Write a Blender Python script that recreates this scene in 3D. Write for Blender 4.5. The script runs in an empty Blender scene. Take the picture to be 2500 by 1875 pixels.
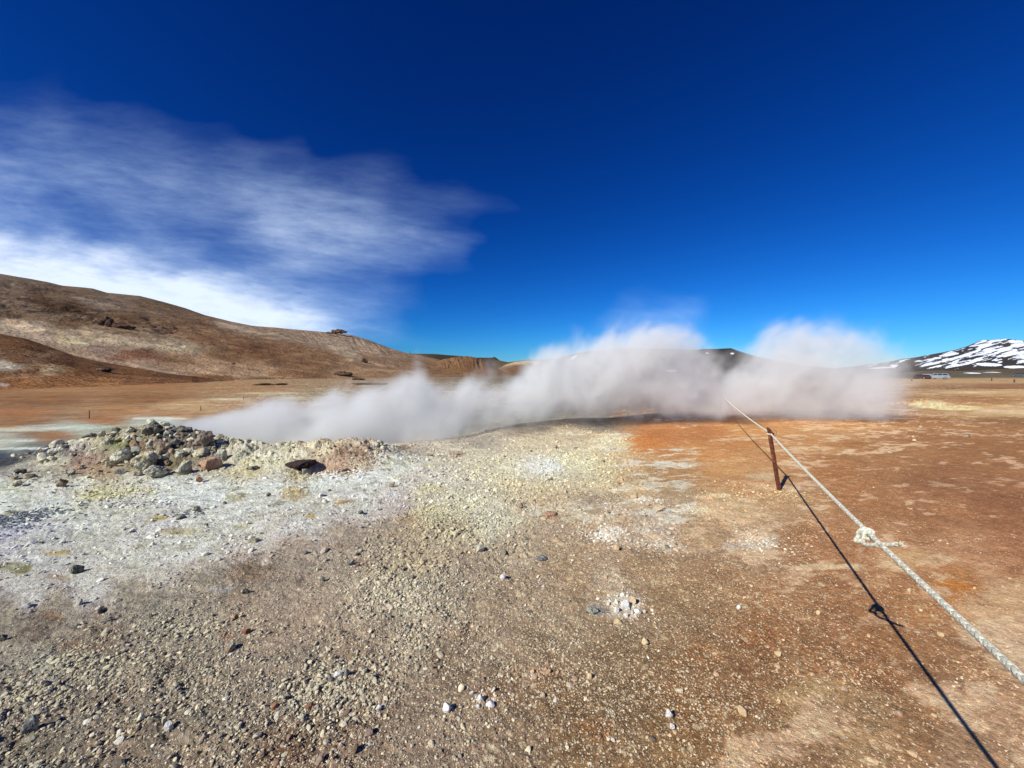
import bpy, math, random
import numpy as np
from mathutils import Vector

random.seed(7)
F32 = np.float32
sc = bpy.context.scene
COL = sc.collection

# ------------------------------------------------------------------ measuring
F = 937.5                      # focal length in pixels of the 2500 px wide photo
PITCH = math.radians(1.62)
CA, SA = math.cos(PITCH), math.sin(PITCH)
EYE = 1.6
RNG = np.random.RandomState(11)

def uw(px, py):                # bearing and slope (x/y, z/y) of a photo measurement
    X = (np.asarray(px, float)-1250)/F; Y = (937.5-np.asarray(py, float))/F
    y = CA + Y*SA; z = -SA + Y*CA
    return X/y, z/y

def at(px, py, d):             # world point at distance d (along +Y)
    u, w = uw(px, py)
    return float(u*d), float(d), float(EYE+w*d)

def at_z(px, py, z):
    u, w = uw(px, py); d = (z-EYE)/w
    return float(u*d), float(d), float(z)

def measured(x, y, z):         # bearing / slope of world points, as measured from the camera spot
    y = np.maximum(y, 0.25)
    f = y*CA-(z-EYE)*SA; up = y*SA+(z-EYE)*CA
    f = np.maximum(f, 0.05)
    return 1250+F*x/f, 937.5-F*up/f

def lin(c):
    c = np.asarray(c, float)/255.0
    return np.where(c <= .04045, c/12.92, ((c+.055)/1.055)**2.4)

def sstep(a, b, x):
    t = np.clip((x-a)/(b-a), 0, 1); return t*t*(3-2*t)

# ------------------------------------------------------------------ noise
_perm = RNG.permutation(256).astype(np.int32)
_perm = np.concatenate([_perm, _perm])
_ang = RNG.rand(256)*2*np.pi
_gx, _gy = np.cos(_ang).astype(F32), np.sin(_ang).astype(F32)
_g3 = RNG.randn(256, 3); _g3 /= np.linalg.norm(_g3, axis=1)[:, None]; _g3 = _g3.astype(F32)

def perlin(x, y, seed=0):
    x = np.asarray(x, np.float64)+seed*17.31; y = np.asarray(y, np.float64)+seed*9.77
    xi = np.floor(x); yi = np.floor(y)
    xf = (x-xi).astype(F32); yf = (y-yi).astype(F32)
    xi = xi.astype(np.int64).astype(np.int32) & 255; yi = yi.astype(np.int64).astype(np.int32) & 255
    u = xf*xf*xf*(xf*(xf*6-15)+10); v = yf*yf*yf*(yf*(yf*6-15)+10)
    def g(ix, iy, dx, dy):
        h = _perm[_perm[ix & 255]+(iy & 255)]
        return _gx[h]*dx+_gy[h]*dy
    a = g(xi, yi, xf, yf); b = g(xi+1, yi, xf-1, yf)
    c = g(xi, yi+1, xf, yf-1); d = g(xi+1, yi+1, xf-1, yf-1)
    return ((a+(b-a)*u)+((c+(d-c)*u)-(a+(b-a)*u))*v)*1.4

def fbm(x, y, octv=4, seed=0, gain=.5, kind=0):
    s = 0; a = 1.0; t = 0
    for i in range(octv):
        n = perlin(x*2.03**i, y*2.03**i, seed+i*3)
        if kind == 1: n = np.abs(n)*2-.6
        if kind == 2: n = .6-np.abs(n)*2
        s = s+a*n; t += a; a *= gain
    return s/t

def perlin3(p, seed=0):
    p = p+np.array([seed*7.1, seed*3.3, seed*5.7])
    pi = np.floor(p).astype(np.int32); pf = (p-pi).astype(F32); pi &= 255
    w = pf*pf*pf*(pf*(pf*6-15)+10)
    out = 0
    for cx in (0, 1):
        for cy in (0, 1):
            for cz in (0, 1):
                h = _perm[_perm[_perm[(pi[:, 0]+cx) & 255]+((pi[:, 1]+cy) & 255)]+((pi[:, 2]+cz) & 255)]
                g = _g3[h]
                d = g[:, 0]*(pf[:, 0]-cx)+g[:, 1]*(pf[:, 1]-cy)+g[:, 2]*(pf[:, 2]-cz)
                out = out+d*(w[:, 0] if cx else 1-w[:, 0])*(w[:, 1] if cy else 1-w[:, 1])*(w[:, 2] if cz else 1-w[:, 2])
    return out*1.5

def fbm3(p, octv=4, seed=0, gain=.5, kind=0):
    s = 0; a = 1.0; t = 0
    for i in range(octv):
        n = perlin3(p*2.03**i, seed+i)
        if kind == 1: n = np.abs(n)*2-.5
        s = s+a*n; t += a; a *= gain
    return s/t

# ------------------------------------------------------------------ mesh helpers
def mesh_np(name, verts, faces_idx, nper, mat=None, smooth=True, attrs=None, colors=None, parent=None):
    """verts (n,3), faces_idx flat loop indices with nper corners each"""
    me = bpy.data.meshes.new(name)
    nf = len(faces_idx)//nper
    me.vertices.add(len(verts)); me.vertices.foreach_set('co', np.asarray(verts, F32).ravel())
    me.loops.add(len(faces_idx)); me.loops.foreach_set('vertex_index', np.asarray(faces_idx, np.int32).ravel())
    me.polygons.add(nf)
    me.polygons.foreach_set('loop_start', np.arange(0, nf*nper, nper, dtype=np.int32))
    try: me.polygons.foreach_set('loop_total', np.full(nf, nper, np.int32))
    except Exception: pass
    me.update(calc_edges=True)
    me.polygons.foreach_set('use_smooth', np.full(nf, bool(smooth)))
    for k, v in (colors or {}).items():
        a = me.color_attributes.new(k, 'FLOAT_COLOR', 'POINT')
        v4 = np.ones((len(verts), 4), F32); v4[:, :v.shape[1]] = v
        a.data.foreach_set('color', v4.ravel())
    for k, v in (attrs or {}).items():
        a = me.attributes.new(k, 'FLOAT', 'POINT'); a.data.foreach_set('value', np.asarray(v, F32))
    if mat: me.materials.append(mat)
    o = bpy.data.objects.new(name, me); COL.objects.link(o)
    if parent: o.parent = parent
    return o

def py_mesh(name, verts, faces, mat, parent=None, smooth=False):
    me = bpy.data.meshes.new(name); me.from_pydata([tuple(v) for v in verts], [], faces); me.update()
    if smooth: me.polygons.foreach_set('use_smooth', [True]*len(me.polygons))
    me.materials.append(mat)
    o = bpy.data.objects.new(name, me); COL.objects.link(o)
    if parent: o.parent = parent
    return o

def tag(o, label=None, cat=None, group=None, kind=None):
    if label: o['label'] = label
    if cat: o['category'] = cat
    if group: o['group'] = group
    if kind: o['kind'] = kind
    return o

def empty(name, loc=(0, 0, 0), rz=0.0):
    o = bpy.data.objects.new(name, None); COL.objects.link(o); o.location = loc; o.rotation_euler = (0, 0, rz)
    o.empty_display_size = .2
    return o

def grid_faces(nr, nc, wrap=False):
    i = np.arange(nr-1)[:, None]; j = np.arange(nc if wrap else nc-1)[None, :]
    j2 = (j+1) % nc
    a = i*nc+j; b = i*nc+j2; c = (i+1)*nc+j2; d = (i+1)*nc+j
    return np.stack([a, b, c, d], -1).reshape(-1)

def tube(path, rad, n=8, closed=False):
    """verts, faces of a round tube along a path (radius may be a list)"""
    P = [Vector(p) for p in path]; m = len(P); V = []; Fc = []
    if not isinstance(rad, (list, tuple)): rad = [rad]*m
    up = None
    for i in range(m):
        if closed: t = P[(i+1) % m]-P[i-1]
        else: t = P[min(i+1, m-1)]-P[max(i-1, 0)]
        t = t.normalized()
        if up is None: up = Vector((0, 0, 1)) if abs(t.z) < .9 else Vector((1, 0, 0))
        s = t.cross(up).normalized(); up = s.cross(t).normalized()
        for k in range(n):
            a = 2*math.pi*k/n
            V.append(P[i]+(s*math.cos(a)+up*math.sin(a))*rad[i])
    for i in range(m if closed else m-1):
        for k in range(n):
            a = i*n+k; b = i*n+(k+1) % n; i2 = (i+1) % m
            Fc.append((a, b, i2*n+(k+1) % n, i2*n+k))
    if not closed:
        Fc.append(tuple(range(n-1, -1, -1))); Fc.append(tuple(range((m-1)*n, m*n)))
    return V, Fc

def join(parts):
    V = []; Fc = []
    for v, f in parts:
        o = len(V); V += list(v); Fc += [tuple(i+o for i in q) for q in f]
    return V, Fc

# ------------------------------------------------------------------ materials
def new_mat(name):
    m = bpy.data.materials.new(name); m.use_nodes = True
    nt = m.node_tree; b = nt.nodes['Principled BSDF']
    b.inputs['Roughness'].default_value = .9
    b.inputs['Specular IOR Level'].default_value = .15
    return m, nt, b

def N(nt, t, **kw):
    n = nt.nodes.new(t)
    for k, v in kw.items():
        if k.startswith('i_'): n.inputs[k[2:].replace('_', ' ')].default_value = v
        else: setattr(n, k, v)
    return n

def ramp(nt, src, stops, interp='LINEAR'):
    r = nt.nodes.new('ShaderNodeValToRGB'); r.color_ramp.interpolation = interp
    e = r.color_ramp.elements
    while len(e) < len(stops): e.new(.5)
    for i, (p, c) in enumerate(stops):
        e[i].position = p; e[i].color = (c, c, c, 1) if isinstance(c, (int, float)) else (*c, 1)
    nt.links.new(src, r.inputs[0]); return r.outputs[0]

def mixc(nt, fac, a, b, mode='MIX'):
    m = nt.nodes.new('ShaderNodeMix'); m.data_type = 'RGBA'; m.blend_type = mode
    for s, v in ((m.inputs[0], fac), (m.inputs[6], a), (m.inputs[7], b)):
        if isinstance(v, bpy.types.NodeSocket): nt.links.new(v, s)
        elif isinstance(v, (int, float)): s.default_value = v
        else: s.default_value = (*v, 1)
    return m.outputs[2]

def mth(nt, op, a, b=0.0, c=None):
    m = nt.nodes.new('ShaderNodeMath'); m.operation = op
    for s, v in zip(m.inputs, (a, b, c)):
        if v is None: continue
        if isinstance(v, bpy.types.NodeSocket): nt.links.new(v, s)
        else: s.default_value = v
    return m.outputs[0]

def noise(nt, vec, scale, detail=4, rough=.55, dist=0):
    n = N(nt, 'ShaderNodeTexNoise'); n.inputs['Scale'].default_value = scale
    n.inputs['Detail'].default_value = detail; n.inputs['Roughness'].default_value = rough
    n.inputs['Distortion'].default_value = dist
    nt.links.new(vec, n.inputs['Vector']); return n.outputs['Fac']

def geo_pos(nt):
    return nt.nodes.new('ShaderNodeNewGeometry').outputs['Position']

def bump(nt, h, strength, dist, bsdf, prev=None):
    b = N(nt, 'ShaderNodeBump'); b.inputs['Strength'].default_value = strength; b.inputs['Distance'].default_value = dist
    nt.links.new(h, b.inputs['Height'])
    if prev is not None: nt.links.new(prev, b.inputs['Normal'])
    if bsdf is not None: nt.links.new(b.outputs[0], bsdf.inputs['Normal'])
    return b.outputs[0]

# ground: albedo attribute with fine procedural grain, crumbs and bump
def ground_material():
    m, nt, b = new_mat('mineral_ground'); L = nt.links
    P = geo_pos(nt)
    col = N(nt, 'ShaderNodeAttribute', attribute_name='albedo').outputs['Color']
    ctl = N(nt, 'ShaderNodeAttribute', attribute_name='ctl')           # r grain, g speck, b far
    sep = nt.nodes.new('ShaderNodeSeparateColor'); L.new(ctl.outputs['Color'], sep.inputs[0])
    n1 = noise(nt, P, 38, 6, .65); n2 = noise(nt, P, 150, 4, .7); n3 = noise(nt, P, 7, 5, .6)
    v1 = ramp(nt, n1, [(.28, .62), (.5, 1.0), (.75, 1.32)])
    v2 = ramp(nt, n2, [(.25, .72), (.5, 1.0), (.78, 1.25)])
    v3 = ramp(nt, n3, [(.3, .85), (.7, 1.15)])
    nf = noise(nt, P, .45, 9, .7); nf2 = noise(nt, P, 2.2, 6, .7)
    vf = mixc(nt, 1.0, ramp(nt, nf, [(.3, .72), (.5, 1.0), (.7, 1.3)]), ramp(nt, nf2, [(.3, .8), (.7, 1.22)]), 'MULTIPLY')
    col = mixc(nt, ramp(nt, sep.outputs[2], [(.24, 0.0), (.6, 1.0)]), col, mixc(nt, 1.0, col, vf, 'MULTIPLY'))
    c = mixc(nt, 1.0, col, v1, 'MULTIPLY'); c = mixc(nt, .9, c, v2, 'MULTIPLY'); c = mixc(nt, .8, c, v3, 'MULTIPLY')
    # little pale crumbs
    vo = N(nt, 'ShaderNodeTexVoronoi', feature='F1'); vo.inputs['Scale'].default_value = 55; L.new(P, vo.inputs['Vector'])
    near = mth(nt, 'LESS_THAN', vo.outputs['Distance'], .30)
    sc1 = nt.nodes.new('ShaderNodeSeparateColor'); L.new(vo.outputs['Color'], sc1.inputs[0])
    pick = mth(nt, 'LESS_THAN', sc1.outputs[0], mth(nt, 'MULTIPLY', sep.outputs[1], .45))
    s = mth(nt, 'MULTIPLY', near, pick)
    vo2 = N(nt, 'ShaderNodeTexVoronoi', feature='F1'); vo2.inputs['Scale'].default_value = 120; L.new(P, vo2.inputs['Vector'])
    near2 = mth(nt, 'LESS_THAN', vo2.outputs['Distance'], .33)
    sc2 = nt.nodes.new('ShaderNodeSeparateColor'); L.new(vo2.outputs['Color'], sc2.inputs[0])
    pick2 = mth(nt, 'LESS_THAN', sc2.outputs[0], mth(nt, 'MULTIPLY', sep.outputs[1], .5))
    s2 = mth(nt, 'MULTIPLY', near2, pick2)
    ss = mth(nt, 'MAXIMUM', s, s2)
    c = mixc(nt, mth(nt, 'MULTIPLY', ss, .8), c, tuple(lin((232, 205, 158))))
    L.new(c, b.inputs['Base Color'])
    h = mth(nt, 'ADD', mth(nt, 'MULTIPLY', n1, 1.0), mth(nt, 'MULTIPLY', n2, .35))
    h = mth(nt, 'ADD', h, mth(nt, 'MULTIPLY', ss, .35))
    h = mth(nt, 'MULTIPLY', h, mth(nt, 'ADD', sep.outputs[0], .15))
    bump(nt, h, 1.0, .03, b)
    b.inputs['Roughness'].default_value = .95; b.inputs['Specular IOR Level'].default_value = .1
    return m

def rock_material(name, c1, c2, c3, scale=9.0, bd=.03, spec=.2, dust=0):
    m, nt, b = new_mat(name)
    tc = nt.nodes.new('ShaderNodeTexCoord').outputs['Object']
    inf = nt.nodes.new('ShaderNodeObjectInfo')
    va = N(nt, 'ShaderNodeVectorMath', operation='ADD'); nt.links.new(geo_pos(nt), va.inputs[0])
    P = va.outputs[0]
    n1 = noise(nt, P, scale, 6, .65, .4); n2 = noise(nt, P, scale*5, 5, .7); n3 = noise(nt, P, scale*.45, 3, .5)
    c = mixc(nt, ramp(nt, n1, [(.42, 0.0), (.6, 1.0)]), tuple(lin(c1)), tuple(lin(c2)))
    c = mixc(nt, ramp(nt, n3, [(.52, 0.0), (.66, 1.0)]), c, tuple(lin(c3)))
    if dust:
        n4 = noise(nt, P, scale*1.6, 6, .7)
        c = mixc(nt, ramp(nt, n4, [(.42, 0.0), (.56, min(dust*1.35, 1.0))]), c, tuple(lin((222, 214, 184))))
    c = mixc(nt, 1.0, c, ramp(nt, n2, [(.25, .55), (.5, 1.0), (.75, 1.35)]), 'MULTIPLY')
    nt.links.new(c, b.inputs['Base Color'])
    h = mth(nt, 'ADD', n1, mth(nt, 'MULTIPLY', n2, .45))
    bump(nt, h, 1.0, bd, b)
    b.inputs['Specular IOR Level'].default_value = spec
    return m

def plain_material(name, rgb, rough=.8, spec=.2, metal=0, var=.2, scale=40, bd=.0):
    m, nt, b = new_mat(name)
    n = noise(nt, geo_pos(nt), scale, 5, .6)
    c = mixc(nt, 1.0, tuple(lin(rgb)), ramp(nt, n, [(.25, 1-var), (.75, 1+var)]), 'MULTIPLY')
    nt.links.new(c, b.inputs['Base Color'])
    b.inputs['Roughness'].default_value = rough; b.inputs['Specular IOR Level'].default_value = spec
    b.inputs['Metallic'].default_value = metal
    if bd: bump(nt, n, 1, bd, b)
    return m

# ------------------------------------------------------------------ ground measurements
# px, py, (r,g,b), pale patches, gravel, roughness, crumb specks
G = [
 # far left plain and the flats below the hill
 (-200,940,(150,100,66),.1,0,.1,0),(0,940,(150,98,62),.1,0,.1,0),(150,945,(166,118,80),.1,0,.1,0),(350,945,(158,110,72),.1,0,.1,0),
 (100,975,(140,96,62),.05,0,.1,0),(350,975,(144,98,62),.1,0,.1,0),(600,945,(165,120,82),.3,0,.1,0),(800,940,(150,112,80),.4,0,.1,0),
 (50,1010,(156,104,68),.1,0,.1,0),(300,1003,(176,126,86),.1,0,.1,0),(450,995,(190,150,110),.3,0,.1,0),
 (60,1040,(154,108,74),.0,0,.1,0),(250,1025,(158,108,74),.05,0,.1,0),(420,1012,(176,130,94),.1,0,.1,0),(600,985,(170,128,95),.4,0,.1,0),
 (800,965,(150,120,95),.5,0,.1,0),(1000,960,(140,110,90),.5,0,.1,0),(1200,945,(120,95,75),.5,0,.1,0),
 (-200,1085,(190,180,165),.1,0,.1,0),(0,1078,(190,182,168),.1,0,.1,0),(200,1048,(186,182,170),.1,0,.1,0),(380,1032,(195,190,178),.1,0,.1,0),
 (140,1066,(160,110,75),.0,0,.1,0),(40,1090,(158,156,146),.1,0,.1,0),(180,1080,(150,148,138),.1,0,.1,0),(300,1068,(160,155,142),.1,0,.1,0),
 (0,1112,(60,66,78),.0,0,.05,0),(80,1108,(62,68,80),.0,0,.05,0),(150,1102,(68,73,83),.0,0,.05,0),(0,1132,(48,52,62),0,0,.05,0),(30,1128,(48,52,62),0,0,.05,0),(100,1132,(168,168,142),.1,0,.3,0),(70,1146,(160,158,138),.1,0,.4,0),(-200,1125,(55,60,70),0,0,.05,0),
 # rock pile soil
 (60,1150,(150,148,135),.1,.1,.6,0),(150,1125,(165,165,140),.1,.1,.5,0),(200,1120,(150,118,102),.0,.1,.7,0),(190,1140,(148,118,98),0,.1,.7,0),(240,1150,(165,140,105),.1,.1,.8,0),
 (250,1075,(168,160,125),0,.1,1,0),(300,1060,(160,155,120),0,.1,1,0),(350,1055,(120,115,92),0,.1,1,0),(290,1080,(110,120,60),0,.1,1,0),
 (340,1090,(120,95,70),0,.1,1,0),(330,1120,(170,160,120),0,.1,1,0),(430,1060,(90,88,82),0,.1,1,0),(450,1090,(110,100,85),0,.1,1,0),(430,1130,(120,110,75),0,.1,1,0),
 (520,1110,(130,115,90),0,.1,1,0),(560,1120,(188,182,150),0,.1,.8,0),(600,1100,(196,190,162),0,.1,.7,0),(640,1130,(200,192,152),0,.1,.8,0),(600,1155,(190,176,128),0,.1,.8,0),
 (700,1100,(190,182,150),0,.1,.7,0),(780,1095,(195,178,140),0,.1,.8,0),(1040,1170,(190,184,166),.1,.2,.5,.1),(1060,1215,(180,172,152),.1,.3,.5,.2),(830,1105,(150,120,92),0,.3,1,0),(880,1110,(135,110,88),0,.3,1,0),(820,1140,(172,138,110),0,.3,1,0),(880,1140,(190,168,130),0,.2,.8,0),
 (740,1160,(170,160,120),0,.1,.8,0),(930,1105,(180,172,150),0,.2,.6,0),(960,1115,(205,202,190),0,.2,.5,0),
 # white crust
 (0,1200,(205,212,196),0,.05,.5,0),(100,1195,(205,205,178),0,.05,.5,0),(0,1230,(225,230,228),0,.02,.35,0),(120,1225,(215,218,212),0,.02,.4,0),(200,1190,(205,205,175),0,.05,.6,0),
 (230,1205,(190,185,130),.0,.1,.6,0),(330,1195,(205,200,170),0,.1,.6,0),(400,1200,(212,216,220),0,.05,.4,0),(500,1205,(210,216,222),0,.05,.4,0),(650,1185,(214,216,216),0,.05,.4,0),
 (800,1175,(225,228,230),0,.05,.35,0),(900,1160,(228,232,234),0,.05,.3,0),(960,1145,(212,212,206),0,.05,.4,0),(100,1290,(178,180,188),.1,.05,.45,0),(20,1300,(165,168,180),.1,.05,.6,0),
 (250,1260,(196,194,194),.1,.05,.4,0),(400,1270,(188,182,184),.1,.05,.4,0),(560,1250,(196,192,192),.1,.08,.4,0),(700,1220,(200,194,194),.1,.08,.4,0),(850,1210,(190,184,184),.1,.08,.4,0),
 (950,1200,(192,182,178),.1,.1,.4,0),(1000,1165,(190,180,165),.1,.1,.45,0),(880,1240,(196,190,188),.1,.1,.4,0),(980,1235,(176,166,158),.1,.15,.4,0),
 (100,1350,(184,182,182),.1,.05,.4,0),(300,1330,(190,185,182),.1,.05,.4,0),(450,1310,(200,196,190),.1,.05,.4,0),(600,1290,(196,190,184),.1,.05,.4,0),(750,1270,(186,180,172),.1,.08,.4,0),
 (60,1430,(188,182,176),.1,.05,.3,0),(200,1420,(188,184,180),.1,.05,.3,0),(330,1380,(192,188,180),.1,.05,.3,0),(480,1345,(196,190,182),.1,.05,.3,0),(650,1315,(188,178,166),.1,.08,.3,0),
 # band between crust and gravel
 (0,1500,(142,134,112),.1,.1,.4,.1),(150,1480,(138,130,108),.1,.1,.4,.1),(330,1430,(138,130,106),.1,.1,.4,.1),(500,1400,(138,128,104),.1,.2,.4,.2),(600,1400,(132,114,92),.05,.2,.6,.1),
 (700,1350,(146,130,108),.1,.2,.4,.2),(850,1310,(150,136,114),.1,.3,.4,.3),(950,1290,(150,138,114),.1,.35,.5,.3),(1000,1270,(158,136,102),.1,.3,.5,.3),
 (700,1440,(150,134,112),.05,.3,.4,.3),(850,1430,(152,136,112),.05,.5,.5,.4),(600,1500,(148,130,108),.05,.3,.4,.3),(750,1500,(152,130,106),.05,.3,.4,.4),(680,1560,(146,126,104),.05,.35,.4,.4),
 (-300,1550,(125,118,100),.05,.3,.4,.3),(100,1550,(126,112,92),.05,.4,.5,.2),(250,1560,(134,116,94),.05,.7,.6,.3),(400,1530,(134,128,112),.05,.8,.6,.3),(470,1500,(140,130,112),.05,.6,.5,.3),
 # gravel
 (100,1630,(140,138,122),.05,.9,.7,.5),(250,1640,(134,124,106),.05,.9,.7,.5),(400,1640,(132,120,100),.05,.9,.7,.5),(600,1640,(136,118,98),.05,.9,.6,.6),(100,1720,(134,120,104),.05,1,.7,.5),
 (300,1720,(134,120,100),.05,1,.7,.6),(500,1720,(138,126,102),.05,1,.7,.6),(700,1700,(140,126,104),.05,1,.7,.6),(800,1640,(130,118,98),.05,1,.8,.6),(100,1830,(120,112,92),.05,1,.8,.6),
 (300,1830,(132,112,90),.05,1,.7,.6),(500,1830,(138,118,94),.05,1,.7,.6),(700,1830,(128,92,66),.05,.9,.8,.6),(-300,1800,(120,112,96),.05,1,.8,.6),
 (900,1480,(160,144,122),.05,1,.8,.6),(950,1420,(160,146,118),.05,1,.8,.6),(1000,1450,(150,140,118),.05,1,.9,.6),(1100,1480,(156,138,112),.05,.9,.7,.6),(1000,1380,(164,148,116),.05,.9,.7,.6),
 (900,1560,(150,128,104),.05,.8,.6,.6),(850,1600,(146,120,96),.05,.8,.6,.6),(1000,1560,(154,136,110),.05,.8,.6,.6),(900,1680,(138,110,86),.05,.7,.6,.7),(870,1760,(130,100,76),.05,.8,.6,.7),(900,1840,(132,106,84),.05,.5,.4,.6),
 # sulphur field
 (1050,1200,(196,184,140),.2,.6,.8,.4),(1050,1250,(188,178,138),.2,.7,.9,.4),(1150,1230,(196,188,160),.2,.7,.9,.4),(1200,1290,(184,176,148),.2,.7,.9,.4),(1120,1290,(168,156,124),.2,.7,.8,.4),
 (1100,1110,(196,184,152),.2,.3,.6,.3),(1000,1100,(160,150,132),.2,.2,.4,.2),(1150,1075,(150,142,126),.2,.2,.4,.2),(1200,1140,(200,188,152),.2,.4,.7,.4),(1300,1090,(194,178,144),.3,.4,.6,.4),
 (1330,1140,(214,212,190),.1,.4,.8,.2),(1400,1130,(204,192,152),.2,.5,.8,.4),(1450,1170,(194,178,142),.3,.5,.7,.4),(1400,1060,(176,160,130),.3,.3,.5,.3),(1500,1080,(206,188,150),.4,.3,.5,.4),
 (1300,1190,(188,174,140),.3,.6,.7,.5),(1350,1240,(168,148,118),.3,.6,.6,.6),(1250,1330,(158,142,116),.2,.6,.6,.6),(1350,1320,(160,136,108),.2,.5,.5,.7),(1450,1230,(156,138,112),.4,.5,.5,.7),
 (1290,1045,(120,112,96),.1,.2,.4,.2),(1450,1040,(118,110,96),.1,.2,.4,.2),
 # brown middle
 (1150,1380,(156,136,110),.1,.6,.6,.7),(1250,1420,(148,124,98),.05,.5,.5,.9),(1400,1400,(150,120,90),.05,.4,.4,.9),(1550,1400,(152,120,90),.1,.35,.4,.9),(1500,1300,(166,142,116),.3,.4,.5,.8),
 (1600,1290,(176,160,138),.6,.35,.5,.7),(1650,1240,(160,138,110),.5,.3,.4,.7),(1720,1280,(170,138,104),.5,.3,.4,.7),(1550,1180,(178,150,112),.6,.35,.4,.7),(1650,1160,(176,130,88),.6,.25,.3,.6),
 (1200,1520,(146,122,96),.05,.5,.4,.9),(1350,1500,(150,126,98),.1,.5,.4,.9),(1500,1450,(166,148,122),.3,.5,.5,.9),(1650,1450,(150,116,84),.1,.35,.3,.9),(1100,1600,(138,112,86),.05,.5,.4,.9),
 (1300,1600,(140,112,84),.05,.4,.35,1),(1500,1600,(136,108,80),.05,.35,.3,1),(1700,1600,(142,104,72),.1,.3,.25,1),(1150,1700,(138,112,86),.05,.5,.4,.9),(1350,1700,(132,96,66),.05,.4,.35,1),
 (1550,1700,(126,96,68),.05,.35,.3,1),(1050,1800,(140,116,92),.05,.4,.35,.8),(1250,1830,(132,104,78),.05,.4,.4,.9),(1450,1850,(136,100,68),.1,.35,.35,1),(1700,1750,(134,94,60),.1,.3,.3,1),(1650,1850,(140,106,72),.2,.35,.35,1),
 # orange and red brown right
 (1580,1085,(190,118,66),.3,.2,.35,.4),(1600,1060,(176,112,66),.1,.1,.3,.3),(1700,1060,(170,112,70),.2,.1,.2,.2),(1700,1100,(192,128,78),.3,.1,.2,.3),(1800,1080,(180,122,76),.4,.05,.2,.2),(1780,1140,(196,140,92),.3,.05,.2,.3),
 (1850,1050,(190,132,84),.3,0,.15,.1),(1840,1180,(188,134,92),.3,.1,.2,.4),(1780,1230,(186,150,110),.6,.2,.3,.5),(1900,1230,(176,136,98),.5,.25,.3,.6),(1900,1100,(178,122,78),.5,0,.15,.2),
 (1850,1320,(168,140,112),.6,.25,.35,.7),(1800,1400,(150,112,80),.2,.25,.3,.8),(1950,1320,(160,112,76),.4,.15,.2,.6),(2000,1060,(184,132,88),.5,0,.12,.1),(2100,1100,(158,110,72),.4,0,.12,.15),
 (2050,1160,(160,108,70),.3,.02,.12,.3),(2100,1240,(156,106,70),.25,.03,.12,.35),(2250,1060,(150,104,70),.4,0,.12,.1),(2400,1100,(144,98,64),.3,0,.12,.15),(2300,1180,(146,98,66),.25,.02,.12,.2),
 (2450,1240,(140,92,62),.15,.02,.12,.2),(2250,1280,(152,104,70),.3,.03,.12,.3),(2060,1350,(160,108,72),.2,.05,.15,.45),(2200,1350,(184,134,96),.35,.03,.15,.4),(2350,1340,(178,126,90),.3,.03,.15,.3),(2480,1350,(162,108,74),.2,.02,.12,.3),
 (1900,1450,(156,110,74),.3,.15,.2,.75),(2050,1480,(150,102,68),.2,.08,.2,.7),(2200,1450,(156,108,72),.2,.06,.2,.6),(2330,1440,(176,118,72),.3,.05,.2,.4),(2430,1480,(198,150,112),.4,.05,.2,.4),(2490,1560,(196,156,122),.4,.05,.2,.4),
 (1850,1560,(144,98,64),.15,.15,.25,.9),(2000,1620,(150,102,68),.25,.1,.25,.8),(2150,1600,(148,100,66),.2,.08,.2,.7),(2280,1600,(154,108,74),.3,.08,.2,.6),(2400,1640,(160,116,82),.4,.05,.2,.5),(1850,1700,(144,104,72),.35,.15,.3,.9),
 (1990,1700,(176,140,100),.5,.1,.3,.7),(2120,1780,(164,126,90),.5,.1,.3,.7),(2250,1760,(156,114,80),.35,.08,.25,.6),(2430,1780,(172,132,100),.5,.06,.25,.5),(1850,1830,(148,110,76),.4,.15,.3,.9),(2000,1840,(150,112,80),.5,.12,.3,.8),(2350,1850,(160,124,94),.5,.08,.25,.5),
 (2800,1300,(150,100,66),.2,.02,.12,.3),(2800,1700,(170,128,96),.4,.05,.2,.4),(2800,1050,(150,104,70),.4,0,.12,.1),
 # far right plain
 (2150,940,(190,150,110),.5,0,.05,0),(2300,930,(192,150,108),.3,0,.05,0),(2450,930,(190,148,108),.3,0,.05,0),(2300,945,(160,118,84),.4,0,.05,0),(2450,944,(150,104,72),.2,0,.05,0),(2250,958,(178,138,98),.6,0,.05,0),
 (2450,958,(196,152,104),.5,0,.05,0),(2200,975,(172,122,78),.5,0,.05,0),(2400,978,(170,118,76),.4,0,.05,0),(2300,1000,(186,138,90),.6,0,.05,0),(2450,1004,(214,172,118),.8,0,.05,0),(2200,1010,(170,118,76),.4,0,.05,0),
 (2450,1030,(152,106,70),.3,0,.08,.1),(2250,1030,(158,110,72),.4,0,.08,.1),(2300,918,(100,90,70),.1,0,.05,0),(2450,918,(108,94,74),.1,0,.05,0),(2100,918,(96,86,66),.1,0,.05,0),(2300,912,(84,76,62),0,0,.05,0),(2480,912,(92,82,68),0,0,.05,0),
 (1900,918,(100,90,75),.1,0,.05,0),(1700,920,(95,86,72),.1,0,.05,0),(1500,925,(110,92,72),.2,0,.05,0),(1350,930,(110,90,70),.3,0,.05,0),(1800,960,(160,118,84),.4,0,.05,0),(1500,970,(150,115,88),.4,0,.1,0),(1600,1010,(150,110,80),.3,0,.1,0),
 (1300,980,(140,110,88),.4,0,.1,0),(1200,1010,(150,135,115),.3,0,.1,0),
]
GP = np.array([(g[0], 400*math.log(max(g[1]-900, 5))) for g in G])
GC = np.array([[*lin(g[2]), g[3], g[4], g[5], g[6]] for g in G])

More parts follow.
